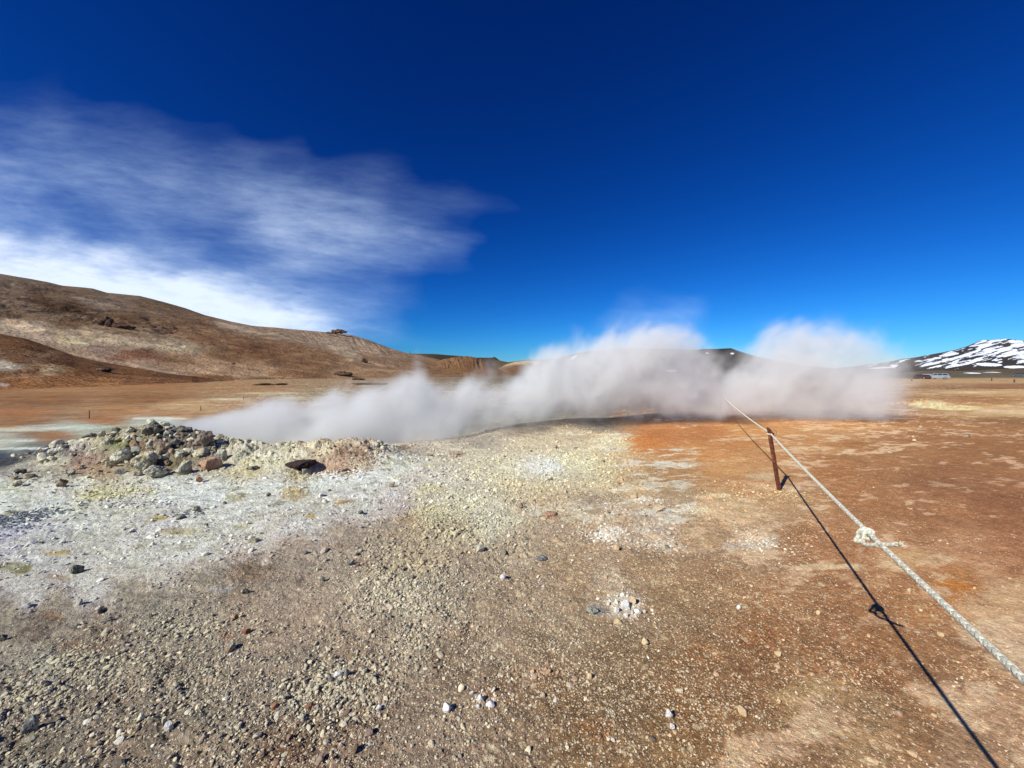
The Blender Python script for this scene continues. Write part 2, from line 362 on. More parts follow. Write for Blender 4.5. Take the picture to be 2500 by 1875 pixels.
_TX = np.arange(-500, 3001, 5.0); _TQ = np.arange(640, 2860, 5.0)
def _table():
    TX, TQ = np.meshgrid(_TX.astype(F32), _TQ.astype(F32))
    out = np.zeros(TX.shape+(7,), F32); W = np.zeros(TX.shape, F32)
    for (gx, gq), c in zip(GP, GC.astype(F32)):
        w = 1.0/((TX-F32(gx))**2*F32(.8)+(TQ-F32(gq))**2*F32(1.6)+420)**2
        W += w; out += w[..., None]*c
    return out/W[..., None]
_TAB = _table()

def ground_lookup(px, py, wob=None):
    """soil colour and character measured at a bearing / depression, bilinear in a table"""
    q = 400*np.log(np.maximum(py-900, 5)); px = np.asarray(px, float)
    if wob is not None: px = px+wob[0]; q = q+wob[1]
    fx = np.clip((px-_TX[0])/5, 0, len(_TX)-1.001); fq = np.clip((q-_TQ[0])/5, 0, len(_TQ)-1.001)
    ix = fx.astype(int); iq = fq.astype(int); ax = (fx-ix)[..., None].astype(F32); aq = (fq-iq)[..., None].astype(F32)
    return (_TAB[iq, ix]*(1-ax)+_TAB[iq, ix+1]*ax)*(1-aq)+(_TAB[iq+1, ix]*(1-ax)+_TAB[iq+1, ix+1]*ax)*aq

# ------------------------------------------------------------------ terrain height
def terrain(x, y, full=True):
    x = np.asarray(x, float); y = np.asarray(y, float)
    r = np.hypot(x, y); yy = np.maximum(y, .3)
    u = np.clip(x/yy, -3, 3); u = np.where(y < .3, np.sign(x)*3, u)
    yc = np.interp(u, [-3, -1.33, -1.18, -.95, -.75, -.37, -.11, .02, .147, .32, .6, 1.2], [4.0, 6.2, 6.9, 8.4, 8.3, 8.3, 9.2, 10.6, 11.8, 13.5, 17, 25])
    D = np.interp(u, [-3, -.75, -.37, .15, .45, .7], [1.95, 1.95, 1.7, 1.2, .4, 0.0])
    L = np.interp(u, [-1.5, -.3, .3], [3.5, 4.0, 9.0])
    h = -D*sstep(0, 1, (y-yc)/L)
    h = h+.05*np.exp(-((y-yc+.8)/1.2)**2)*(u < .5)
    # heaps: (x, y, sx, sy, amp)
    for hx, hy, sx, sy, am in HEAPS:
        d = ((x-hx)/sx)**2+((y-hy)/sy)**2
        h = h+am*np.exp(-d)
    # gentle undulation
    amp = np.clip(.05+r*.0035, 0, .16)
    h = h+amp*.55*fbm(x*.35, y*.35, 3, 5)*sstep(1.0, 3.0, r)
    h = h+np.clip(r-60, 0, 400)*.004*fbm(x*.012, y*.012, 3, 25)
    if full:
        px, py = measured(x, y, np.zeros_like(x))
        g = ground_lookup(px, py)
        ro = g[..., 5].astype(float)
        pile = np.clip(sum(am/.3*np.exp(-(((x-hx)/sx)**2+((y-hy)/sy)**2)*.8) for hx, hy, sx, sy, am in HEAPS[:7]), 0, 1)
        n_far = 1-sstep(14, 30, r)
        rough = (ro*(.030*fbm(x*2.2, y*2.2, 3, 31, .55)+.018*fbm(x*9, y*9, 4, 41, .6)+.008*fbm(x*38, y*38, 2, 51)))*n_far*1.25
        crust = sstep(.25, .5, ro)*n_far
        rough = rough+crust*.028*fbm(x*4.5+1.2*fbm(x*2, y*2, 2, 77), y*5.5, 6, 61, .62, 1)
        lump = .17*fbm(x*2.6+.5*fbm(x*3, y*3, 2, 91), y*2.6, 6, 71, .62, 1)+.035*fbm(x*11, y*11, 4, 75, .6, 1)
        h = h+rough+pile*lump
    return h

HEAPS = [
 (-6.9, 7.35, 1.05, .75, .44), (-6.1, 7.0, .9, .7, .25), (-8.2, 7.1, .9, .7, .20),
 (-4.1, 7.2, 1.15, .62, .20), (-2.95, 7.3, .75, .6, .22), (-5.2, 7.0, .6, .55, .10), (-2.45, 6.75, .45, .45, .10),
 (-3.20, 6.30, .20, .22, -.16),
 (-8.7, 6.4, .8, .4, .07),
 (-.75, 3.9, .45, .4, .05), (-.4, 4.9, .6, .5, .05), (.45, 6.6, .5, .4, .07), (-1.05, 2.75, .35, .3, .035), (-.5, 2.9, .35, .3, .03),
 (1.2, 4.1, .4, .3, .03), (.25, 11.0, 1.6, 1.2, .10), (1.8, 12.2, 2.0, 1.5, .12),
 (20.3, 18.8, 1.5, .9, .30), (23.2, 19.4, 2.4, .8, .15), (-7.3, 3.0, .6, .5, .03),
]

# small features with a colour of their own: px, py, rx, ry, colour, strength
PATCH = [
 (37,1386,46,14,(122,118,52),.95),(140,1347,30,8,(176,146,66),.9),(392,1260,20,8,(180,150,62),.9),(375,1270,14,6,(176,150,70),.7),
 (575,1210,26,10,(160,150,110),.8),(720,1207,40,16,(172,142,92),.8),(832,1222,26,9,(168,124,72),.9),(755,1260,14,6,(180,140,60),.9),(792,1218,10,4,(170,130,70),.8),
 (440,1298,60,8,(172,148,98),.6),(600,1284,30,10,(170,152,92),.5),(250,1205,60,14,(190,184,140),.5),(30,1252,18,9,(140,128,72),.7),
 (290,1076,18,12,(130,134,84),.7),(338,1330,22,12,(172,168,140),.5),(150,1412,26,8,(150,118,70),.7),(130,1506,30,9,(150,100,60),.6),
 (560,1552,20,10,(140,82,54),.9),(700,1195,22,8,(190,150,80),.5),(990,1090,24,6,(120,92,70),.8),(1120,1108,30,6,(150,122,92),.8),(1050,1135,26,8,(200,192,128),.7),
 (1100,1112,40,5,(140,110,85),.6),(1345,1260,28,8,(168,98,62),.9),(1618,1180,20,6,(172,110,72),.8),(1480,1238,24,10,(200,190,175),.6),(1590,1252,50,14,(150,152,145),.6),
 (1520,1478,50,34,(196,182,158),.85),(1450,1492,30,16,(128,126,122),.9),(1460,1448,26,14,(190,150,110),.6),(1480,1305,50,20,(210,204,190),.8),(1850,1322,46,22,(206,198,178),.8),
 (1790,1332,30,16,(190,182,164),.6),(1640,1330,40,16,(196,190,170),.5),(1715,1245,40,10,(210,196,160),.7),(1760,1210,30,8,(206,190,150),.7),(1570,1075,60,8,(198,120,64),.7),
 (1865,1150,60,10,(196,146,98),.5),(1340,1142,30,16,(222,222,206),.9),(1400,1130,30,14,(210,202,168),.7),(1860,1165,40,10,(206,180,140),.6),
 (2330,1430,60,14,(190,112,48),.7),(1950,1700,70,22,(186,148,104),.8),(2060,1785,60,14,(196,152,112),.8),(2240,1365,110,20,(196,150,108),.7),(2420,1370,80,16,(190,136,98),.6),
 (2400,1490,90,30,(202,156,118),.6),(2480,1620,60,30,(200,168,128),.6),(2010,1385,110,9,(214,176,138),.8),(2130,1425,60,7,(190,148,108),.6),(1960,1100,140,8,(196,148,100),.5),
 (2265,988,46,9,(255,226,170),1),(2340,996,60,6,(250,216,160),1),(2460,1004,60,4,(226,184,124),.9),(2360,958,90,4,(208,170,124),.7),(2160,1045,120,4,(196,148,100),.6),
 (1450,1780,60,30,(142,86,42),.5),(1720,1600,50,30,(150,92,48),.5),(1230,1690,70,26,(138,82,52),.5),(700,1840,80,30,(120,76,50),.6),(1130,1540,70,20,(150,104,74),.5),
 (600,1405,60,12,(132,102,74),.6),(640,1385,40,7,(112,84,60),.5),(880,1375,30,16,(138,84,60),.5),(640,1395,60,16,(132,110,84),.4),(1010,1270,50,8,(168,132,80),.5),(930,1300,60,8,(160,122,80),.5),
 (540,1438,30,8,(130,132,132),.7),(200,1580,60,14,(140,98,68),.5),(1850,1560,60,24,(148,92,52),.5),(820,1330,30,6,(162,114,84),.6),
 (-60,1050,200,4,(208,198,176),.7),(60,1048,90,5,(196,190,174),.6),(160,1042,120,7,(190,188,176),.8),(390,1022,70,4,(212,206,194),.9),(60,1095,130,3,(214,212,204),.8),(30,1076,70,3,(206,200,186),.7),(560,975,60,3,(214,192,160),.6),
 (660,960,90,3,(206,176,140),.6),(760,972,90,4,(206,186,158),.6),(900,970,90,5,(186,160,130),.6),(1130,975,30,6,(140,100,80),.5),
]

def build_ground():
    r1 = np.exp(np.arange(math.log(1.15), math.log(15.5), .0040))
    r2 = np.exp(np.arange(math.log(15.5)+.010, math.log(5200), .0125))
    r0 = np.array([.02, .3, .6, .9])
    R = np.concatenate([r0, r1, r2])
    a_f = np.linspace(-70, 70, 1500); a_c = np.arange(73, 287, 4.0)
    A = np.radians(np.concatenate([a_f, a_c]))
    nr, nc = len(R), len(A)
    X = (R[:, None]*np.sin(A)[None, :]).ravel(); Y = (R[:, None]*np.cos(A)[None, :]).ravel()
    H = terrain(X, Y)
    rr = np.hypot(X, Y)
    H = H-np.maximum(rr-1500, 0)**2/ (2*6.4e6)*2
    px, py = measured(X, Y, H)
    wob = [44*fbm(X*1.3, Y*1.3, 6, 101, .68)+np.clip(12-rr, 0, 8)*4.5*fbm(X*7, Y*7, 4, 103, .7), 44*fbm(X*1.5, Y*1.5, 6, 105, .68)+np.clip(12-rr, 0, 8)*5*fbm(X*7, Y*7, 4, 107, .7)]
    fade = np.clip(16/rr, .12, 1)
    wob = [wob[0]*fade, wob[1]*fade]
    g = ground_lookup(px, py, wob)
    col = g[:, :3].copy(); pale, grav, ro, spk = g[:, 3], g[:, 4], g[:, 5], g[:, 6]
    # patches
    wpx = px+14*fbm(X*4, Y*4, 4, 111)*np.clip(9/rr, .2, 2); wpy = py+8*fbm(X*4, Y*4, 4, 113)*np.clip(9/rr, .05, 2)
    edge = fbm(X*11, Y*11, 4, 115, .6)
    for ax, ay, rx, ry, c, s in PATCH:
        k = np.where((np.abs(px-ax) < rx*2.2+20) & (np.abs(py-ay) < ry*2.2+12))[0]
        if len(k) == 0: continue
        d = ((wpx[k]-ax)/rx)**2+((wpy[k]-ay)/ry)**2
        f = sstep(1.35, .45, d+.9*edge[k]*np.where(rr[k] < 25, 1, .3))*s
        col[k] = col[k]*(1-f[:, None])+lin(c)[None]*f[:, None]
    # pale mineral crust patches, drawn out along the faint drainage to the right
    an = .35
    xs = X*math.cos(an)+Y*math.sin(an); ys = -X*math.sin(an)+Y*math.cos(an)
    p1 = fbm(xs*.55, ys*1.5, 5, 121, .6); p2 = fbm(xs*2.4, ys*5.0, 5, 123, .65)
    pm = sstep(-.02, .18, p1*.75+p2*.85+(pale-.5)*.72)*np.clip(pale*2.5, 0, 1)
    palec = np.where((py < 1300)[:, None] & (px < 1700)[:, None], lin((216, 206, 176))[None], lin((216, 170, 134))[None])
    pm = pm*np.where(rr > 30, .55, .9)
    col = col*(1-pm[:, None])+palec*pm[:, None]
    # dark and light streaks / blotches of the soil
    b1 = fbm(X*.8, Y*.8, 4, 131); b2 = fbm(X*4.5, Y*4.5, 5, 133, .62); b3 = fbm(X*22, Y*22, 3, 135, .6)
    m = 1+.22*b1+(.36*b2+.42*b3)*np.clip(14/rr, 0, 1)+(.42*fbm(X*.05, Y*.14, 5, 137, .62)+.30*fbm(X*.3, Y*.5, 4, 139, .6)+.20*fbm(X*.03+.3*b1, Y*.30, 5, 145, .62))*sstep(12, 30, rr)
    white = sstep(.36, .56, g[:, 1])*sstep(.0, -.02, np.abs(g[:, 0]-g[:, 2])-.13)
    # grit in the white crust: thin dark grey-brown streaks
    wg = sstep(.05, .36, fbm((X+.4*Y)*4.0+.8*b1, (Y-.4*X)*8.5, 5, 141, .68)+.16*b1)*white*np.clip(14/rr, 0, 1)
    col = col*(1-.58*wg[:, None]*np.array([.92, .98, 1.03])[None])
    wh2 = sstep(.05, .3, fbm(X*2.1, Y*2.1, 5, 143, .6))*white
    col = col*(1-.55*wh2[:, None])+lin((240, 238, 232))[None]*.6*wh2[:, None]
    m = 1+(m-1)*(1-.5*white)
    col = np.clip(col*m[:, None], .005, .88)
    # warm/cool drift
    hs = .07*fbm(X*1.7, Y*1.7, 4, 151)*(1-.6*white)
    col[:, 0] *= 1+hs; col[:, 2] *= 1-hs*1.3
    # scattered crumbs of crust
    cr = sstep(.26, .40, fbm(X*16, Y*16, 3, 161, .7)+.30*b2+.15*b1)*np.clip(spk+pale*.4, 0, 1)*np.clip(9/rr, 0, 1)
    col = col*(1-.7*cr[:, None])+lin((222, 194, 150))[None]*.7*cr[:, None]
    far = sstep(14, 26, rr)[:, None]
    gy = (sstep(1560, 1100, px)*.34*(1-sstep(11, 16, rr)))[:, None]; lum = col@np.array([.3, .55, .15])
    col = col*(1-gy)+lum[:, None]*np.array([1.06, 1.0, .80])[None]*gy
    sat = sstep(.45, .75, 1-col[:, 2]/np.maximum(col[:, 0], .01))[:, None]
    nearf = np.array([1.40, 1.32, 1.30])[None]*(1-sat)+np.array([1.24, 1.28, 1.20])[None]*sat
    col = col*(nearf*(1-far)+np.array([.94, 1.0, .92])[None]*far)
    col = col*(1-white[:, None]*np.array([.06, .0, .16])[None])
    col = np.where(col > .6, .6+(col-.6)*.6, col)
    col = np.clip(col, .005, .86)
    ctl = np.stack([np.clip(.25+ro*.75, 0, 1)*np.clip(14/rr, 0, 1), np.clip(spk, 0, 1)*np.clip(1.2-rr/10, 0, 1), np.clip(rr/50, 0, 1)], 1)
    V = np.stack([X, Y, H], 1)
    o = mesh_np('ground', V, grid_faces(nr, nc, True), 4, ground_material(), True, colors={'albedo': col, 'ctl': ctl})
    tag(o, 'pale mineral crust and red brown geothermal soil', None, None, 'structure')
    return o


def ray_ground(px, py, dmin=1.0, dmax=40):
    u, w = uw(px, py)
    d = np.exp(np.linspace(math.log(dmin), math.log(dmax), 1400))
    z = EYE+w*d; h = terrain(u*d, d)
    k = np.where(h >= z)[0]
    i = k[0] if len(k) else len(d)-1
    return float(u*d[i]), float(d[i]), float(h[i])

import time; T0=time.time()
build_ground(); print('T ground', time.time()-T0)

# ------------------------------------------------------------------ hills
def skyline(pts):
    p = np.array(pts, float); return p[:, 0], p[:, 1]

def ridge(name, crest, foot_y, d_foot, d_crest, zfoot, ctrl, mat, nu=500, nv=150, rough=2.0, prof=1.0, gull=1.0, label=None, seed=0, streak=(0, 0), post=None, bend=0.0):
    """a hill seen along bearings crest[:,0]; its crest rises to the measured skyline, its back falls away behind"""
    cx, cy = skyline(crest)
    pxs = np.linspace(cx[0], cx[-1], nu)
    cyi = np.interp(pxs, cx, cy)
    def smo(a_, k_=nu//14):
        kk = np.hanning(2*k_+1); kk /= kk.sum(); return np.convolve(np.pad(a_, k_, 'reflect', reflect_type='odd'), kk, 'valid')
    u, w = uw(pxs, cyi)
    df = np.interp(pxs, *np.array(d_foot, float).T); dc = np.interp(pxs, *np.array(d_crest, float).T)
    df = smo(df); dc = smo(dc); zc = EYE+w*dc; zs = smo(zc)
    v = np.concatenate([np.linspace(0, 1, nv), np.linspace(1, 1.7, 14)[1:]])
    Vv, U = np.meshgrid(v, np.arange(nu), indexing='ij')
    D = df[None]+(dc-df)[None]*Vv
    up = np.where(Vv <= 1, np.clip(Vv, 0, 1)**prof, 1-(Vv-1)*1.0)
    kz = sstep(.72, 1.0, Vv); Z = zfoot+((zc[None]*kz+zs[None]*(1-kz))-zfoot)*up
    X = u[None]*D; Y = D
    sc_ = 1.0/(dc.mean())
    fx, fy = X*sc_*18, Y*sc_*18
    env = np.clip(Vv*6, 0, 1)*np.clip((1.0-Vv)*5, .18, 1)
    n = fbm(fx, fy, 6, seed+200, .5)*.75+fbm(fx*.7, fy*.7, 5, seed+210, .5, 2)*.3
    # gullies running down the slope
    gl = fbm(pxs[None]*.03+.8*fbm(fx, fy, 2, seed+3), Vv*1.8, 4, seed+220, .6, 2)
    Z = Z+rough*env*(n+gull*.10*gl)
    if post: Z = post(Z, pxs[None]+0*Vv, Vv, X, Y)
    px, py = measured(X.ravel(), Y.ravel(), Z.ravel())
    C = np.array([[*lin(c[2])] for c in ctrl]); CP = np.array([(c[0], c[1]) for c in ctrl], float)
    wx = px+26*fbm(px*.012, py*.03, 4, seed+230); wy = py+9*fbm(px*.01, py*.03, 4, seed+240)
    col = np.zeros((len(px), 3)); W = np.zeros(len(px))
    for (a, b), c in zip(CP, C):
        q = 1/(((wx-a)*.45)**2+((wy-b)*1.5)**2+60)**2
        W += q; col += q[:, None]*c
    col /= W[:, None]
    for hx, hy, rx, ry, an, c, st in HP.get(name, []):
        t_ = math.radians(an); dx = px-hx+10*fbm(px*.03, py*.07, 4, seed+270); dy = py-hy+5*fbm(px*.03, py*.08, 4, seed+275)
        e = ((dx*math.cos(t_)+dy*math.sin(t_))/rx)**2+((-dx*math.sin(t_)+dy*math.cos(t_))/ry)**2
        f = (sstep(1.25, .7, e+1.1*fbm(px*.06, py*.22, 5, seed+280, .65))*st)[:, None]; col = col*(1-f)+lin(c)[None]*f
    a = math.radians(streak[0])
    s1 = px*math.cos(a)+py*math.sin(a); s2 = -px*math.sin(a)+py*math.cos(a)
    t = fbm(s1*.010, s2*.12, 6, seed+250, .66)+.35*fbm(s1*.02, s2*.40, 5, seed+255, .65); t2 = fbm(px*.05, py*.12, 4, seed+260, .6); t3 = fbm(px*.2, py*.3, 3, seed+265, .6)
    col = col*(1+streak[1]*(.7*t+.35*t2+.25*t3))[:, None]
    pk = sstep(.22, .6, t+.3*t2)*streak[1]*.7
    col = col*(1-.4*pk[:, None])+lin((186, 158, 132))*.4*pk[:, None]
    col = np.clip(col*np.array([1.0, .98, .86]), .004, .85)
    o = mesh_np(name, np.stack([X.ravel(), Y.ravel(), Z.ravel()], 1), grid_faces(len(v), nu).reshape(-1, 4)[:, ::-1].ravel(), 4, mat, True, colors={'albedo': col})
    tag(o, label, None, None, 'structure')
    return o

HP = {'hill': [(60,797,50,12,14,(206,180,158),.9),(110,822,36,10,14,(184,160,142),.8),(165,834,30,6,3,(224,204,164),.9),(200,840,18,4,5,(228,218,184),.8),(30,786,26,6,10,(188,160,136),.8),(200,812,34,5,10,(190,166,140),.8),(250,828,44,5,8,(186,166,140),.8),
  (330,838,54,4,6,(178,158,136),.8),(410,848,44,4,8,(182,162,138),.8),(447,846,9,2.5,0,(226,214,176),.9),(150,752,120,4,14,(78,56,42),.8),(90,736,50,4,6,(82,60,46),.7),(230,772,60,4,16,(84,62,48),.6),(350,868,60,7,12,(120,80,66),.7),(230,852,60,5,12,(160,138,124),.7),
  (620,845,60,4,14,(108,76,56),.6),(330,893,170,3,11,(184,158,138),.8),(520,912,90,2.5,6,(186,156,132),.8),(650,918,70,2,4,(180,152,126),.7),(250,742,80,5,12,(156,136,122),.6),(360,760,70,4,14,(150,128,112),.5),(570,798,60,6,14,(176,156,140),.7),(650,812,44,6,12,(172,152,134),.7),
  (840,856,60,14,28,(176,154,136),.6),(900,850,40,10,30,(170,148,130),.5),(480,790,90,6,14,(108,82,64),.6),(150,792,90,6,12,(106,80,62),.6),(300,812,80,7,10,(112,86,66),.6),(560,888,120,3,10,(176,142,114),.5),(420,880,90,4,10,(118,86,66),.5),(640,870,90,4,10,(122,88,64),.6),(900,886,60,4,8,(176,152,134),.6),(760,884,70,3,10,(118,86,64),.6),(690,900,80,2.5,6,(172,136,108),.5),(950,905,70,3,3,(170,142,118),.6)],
 'foothill': [(120,904,24,4,0,(196,168,136),.9),(60,865,90,4,10,(140,106,82),.5),(0,892,22,5,0,(190,178,164),.9),(8,938,16,4,0,(190,186,180),.8),(260,900,26,4,4,(82,58,44),.7),(170,890,60,5,8,(88,62,46),.5),(400,918,110,4,4,(96,68,50),.6),(60,925,90,3,2,(164,120,86),.6),(300,935,120,3,2,(156,112,80),.5),(480,935,8,14,-30,(84,56,42),.7),(650,935,70,3,2,(86,62,46),.7),(560,925,60,3,4,(150,112,84),.5)]}

def hill_material(name, scale, bd):
    m, nt, b = new_mat(name)
    c = N(nt, 'ShaderNodeAttribute', attribute_name='albedo').outputs['Color']
    P = geo_pos(nt)
    n = noise(nt, P, scale, 8, .65); n2 = noise(nt, P, scale*8, 4, .7)
    c = mixc(nt, 1.0, c, ramp(nt, n, [(.28, .62), (.5, 1.0), (.72, 1.38)]), 'MULTIPLY')
    c = mixc(nt, .9, c, ramp(nt, n2, [(.28, .7), (.72, 1.3)]), 'MULTIPLY')
    nt.links.new(c, b.inputs['Base Color'])
    bump(nt, mth(nt, 'ADD', n, mth(nt, 'MULTIPLY', n2, .25)), 1.0, bd, b)
    b.inputs['Specular IOR Level'].default_value = .05; b.inputs['Roughness'].default_value = 1
    return m

HM = hill_material('hill_soil', .08, 2.5)

def snow_material(name, thr, sx, sy):
    m, nt, b = new_mat(name)
    P = geo_pos(nt)
    c = N(nt, 'ShaderNodeAttribute', attribute_name='albedo').outputs['Color']
    sep = nt.nodes.new('ShaderNodeSeparateColor'); nt.links.new(c, sep.inputs[0])
    n = noise(nt, P, .03, 8, .65)
    c2 = mixc(nt, 1.0, c, ramp(nt, n, [(.28, .85), (.72, 1.15)]), 'MULTIPLY')
    nt.links.new(c2, b.inputs['Base Color']); bump(nt, n, 1, 4, b)
    b.inputs['Specular IOR Level'].default_value = .05
    return m
SM = snow_material('snowy_rock', .5, 1, 1)

# left ridge
L_CREST = [(-3600,905),(-2600,760),(-1700,620),(-900,560),(-400,600),(-100,650),(0,668),(60,678),(113,688),(150,697),(226,704),(260,714),(340,722),(400,737),(452,752),(500,769),(565,785),(620,796),(678,800),(740,806),(800,811),(860,818),(900,830),(950,849),(985,860),(1030,868),(1100,885),(1200,905),(1350,922)]
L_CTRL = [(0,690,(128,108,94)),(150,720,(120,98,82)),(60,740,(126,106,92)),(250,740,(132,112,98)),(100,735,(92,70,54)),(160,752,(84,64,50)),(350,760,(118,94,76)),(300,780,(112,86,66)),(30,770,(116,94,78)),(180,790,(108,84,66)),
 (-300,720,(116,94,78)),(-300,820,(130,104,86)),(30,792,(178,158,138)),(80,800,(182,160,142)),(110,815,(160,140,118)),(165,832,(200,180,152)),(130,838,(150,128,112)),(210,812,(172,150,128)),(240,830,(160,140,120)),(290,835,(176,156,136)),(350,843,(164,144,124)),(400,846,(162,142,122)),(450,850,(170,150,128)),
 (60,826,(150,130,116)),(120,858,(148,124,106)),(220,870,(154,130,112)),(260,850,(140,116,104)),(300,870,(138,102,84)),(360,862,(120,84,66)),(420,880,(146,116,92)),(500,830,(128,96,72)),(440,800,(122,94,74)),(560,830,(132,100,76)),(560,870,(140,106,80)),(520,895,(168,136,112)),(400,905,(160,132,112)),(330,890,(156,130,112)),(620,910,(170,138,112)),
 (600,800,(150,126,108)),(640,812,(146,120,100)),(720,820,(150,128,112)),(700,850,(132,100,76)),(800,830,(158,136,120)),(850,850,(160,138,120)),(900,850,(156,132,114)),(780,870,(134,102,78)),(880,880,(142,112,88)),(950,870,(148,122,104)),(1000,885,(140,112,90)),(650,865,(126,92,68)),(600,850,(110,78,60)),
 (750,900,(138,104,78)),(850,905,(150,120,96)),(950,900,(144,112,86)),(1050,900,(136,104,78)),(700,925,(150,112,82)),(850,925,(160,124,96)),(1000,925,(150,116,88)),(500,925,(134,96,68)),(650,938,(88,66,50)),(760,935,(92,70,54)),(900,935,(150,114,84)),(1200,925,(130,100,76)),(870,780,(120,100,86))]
def l_post(Z, px, v, X, Y):
    # shallow bench with a broken dark lip, and an eroded pale scarp below it
    Z = Z+5*np.exp(-((v-.70-.0002*(px-100))/.04)**2)*sstep(350, 0, px)
    er = sstep(-80, 20, px)*sstep(520, 420, px)*np.exp(-((v-.42+.0001*px)/.10)**2)
    Z = Z+er*(4*fbm(X*.05, Y*.03, 4, 301, .55, 1)-2.4)
    # fine rills on the far shoulder
    ri = sstep(690, 780, px)*sstep(1010, 960, px)*sstep(.3, .6, v)*sstep(1.0, .9, v)
    Z = Z+ri*1.6*fbm((px+60*v)*.09, v*1.2, 3, 303, .6, 2)
    return Z
ridge('hill', L_CREST, None, [(-3600,70),(-900,150),(0,150),(600,190),(1350,330)], [(-3600,110),(-900,330),(0,390),(600,560),(1350,900)], -2.6, L_CTRL, HM, 1800, 280, 3.2, .85, 1.0, 'long brown ridge sloping down from the left edge', 1, (13, .40), l_post)

# lower foothill in front of it
F_CREST = [(-2400,930),(-1500,830),(-900,770),(-400,790),(-100,808),(0,815),(60,826),(120,846),(180,868),(240,882),(300,893),(360,903),(407,911),(480,918),(542,926),(600,930),(680,931),(760,934),(850,940)]
F_CTRL = [(0,830,(112,78,54)),(80,850,(110,76,52)),(40,880,(112,76,52)),(150,880,(104,72,50)),(100,865,(138,104,80)),(250,900,(110,78,56)),(200,905,(118,80,54)),(120,904,(176,150,118)),(90,905,(128,88,62)),(300,915,(122,84,58)),(400,925,(112,78,56)),(350,935,(132,92,64)),
 (150,925,(140,96,64)),(0,920,(134,94,66)),(50,940,(146,100,66)),(10,892,(190,176,158)),(450,935,(118,82,58)),(480,930,(96,66,48)),(550,935,(112,78,56)),(620,935,(140,100,72)),(700,936,(92,66,50)),(-300,860,(112,78,56)),(-300,930,(140,98,66)),(240,940,(150,106,70))]
F_CTRL = [(a_, b_, tuple(v_*1.07 for v_ in c_)) for a_, b_, c_ in F_CTRL]
ridge('foothill', F_CREST, None, [(-2400,45),(-900,70),(0,80),(850,150)], [(-2400,70),(-900,120),(0,150),(400,185),(850,230)], -2.4, F_CTRL, HM, 1300, 150, .9, 1.0, .8, 'low dark brown foothill below the left ridge', 5, (4, .5))

# distant hills in the middle
ridge('distant_hill', [(900,900),(960,872),(995,863),(1060,864),(1120,869),(1160,873),(1200,873),(1208,871),(1220,880),(1240,884),(1260,882),(1290,878),(1320,878),(1345,876),(1400,880),(1500,895)], None,
      [(900,700),(1500,700)], [(900,1200),(1500,1200)], -4, [(1000,870,(84,72,58)),(1100,872,(64,56,46)),(1180,878,(70,60,50)),(1230,890,(110,92,72)),(1310,882,(150,132,112)),(1350,882,(60,52,44)),(1150,890,(90,72,54)),(1300,900,(110,86,64)),(1400,900,(80,70,58)),(960,890,(120,96,76))],
      HM, 420, 70, 3, .8, .5, 'thin dark lava ridge on the skyline behind the brown hill', 9, (3, .3))
def m_post(Z, px, v, X, Y):
    er = sstep(1075, 1100, px)*sstep(1200, 1170, px)*sstep(.2, .5, v)
    return Z+er*(2.6*fbm(px*.07+.6*v, v*1.6+px*.01, 4, 333, .6, 2)-1)
ridge('brown_hummock', [(940,935),(1000,915),(1050,893),(1080,878),(1110,870),(1140,869),(1165,872),(1190,884),(1215,900),(1250,916),(1300,930)], None,
      [(940,330),(1300,330)], [(940,520),(1300,520)], -3, [(1050,900,(136,102,76)),(1110,885,(124,94,70)),(1150,880,(118,88,64)),(1150,900,(128,94,68)),(1200,910,(132,98,70)),(1080,925,(140,104,76)),(1000,925,(142,108,80))],
      HM, 300, 80, 2.2, .8, .8, 'eroded brown hummock beside the steam', 13, (8, .3), m_post)
ridge('low_brown_hill', [(1150,930),(1200,908),(1235,890),(1260,883),(1290,880),(1325,886),(1360,895),(1420,905),(1500,915),(1560,930)], None,
      [(1150,420),(1560,420)], [(1150,700),(1560,700)], -3, [(1260,884,(196,176,152)),(1300,883,(190,170,148)),(1270,893,(124,88,62)),(1320,895,(110,80,58)),(1250,905,(120,90,66)),(1300,912,(70,62,54)),(1400,915,(90,76,62)),(1500,920,(100,84,66))],
      HM, 300, 60, 1.6, .9, .5, 'low brown hill with a pale top behind the steam', 17, (4, .3))

DM_CTRL = [(1400,870,(72,62,54)),(1395,872,(78,66,56)),(1450,880,(70,62,54)),(1600,880,(70,64,58)),(1720,865,(58,52,46)),(1800,865,(56,50,46)),(1760,885,(64,58,52)),(1850,890,(70,64,56)),(1780,915,(80,72,60)),(1950,910,(84,76,64)),(1700,920,(84,76,64)),(1500,920,(96,84,68))]
def snow_patches(o, spots):
    me = o.data; n = len(me.vertices); co = np.empty(n*3, F32); me.vertices.foreach_get('co', co); co = co.reshape(-1, 3).astype(float)
    px, py = measured(co[:, 0], co[:, 1], co[:, 2])
    a = me.color_attributes['albedo']; c = np.empty(n*4, F32); a.data.foreach_get('color', c); c = c.reshape(-1, 4)
    nz = 3*fbm(px*.05, py*.2, 4, 401)
    for x, y, rx, ry, an in spots:
        t = math.radians(an); dx = px-x; dy = py-y
        e1 = (dx*math.cos(t)+dy*math.sin(t))/rx; e2 = (-dx*math.sin(t)+dy*math.cos(t)+nz*.25)/ry
        c[:, :3] = np.where(((e1**2+e2**2) < 1)[:, None], lin((236, 240, 246))[None], c[:, :3])
    a.data.foreach_set('color', c.ravel())
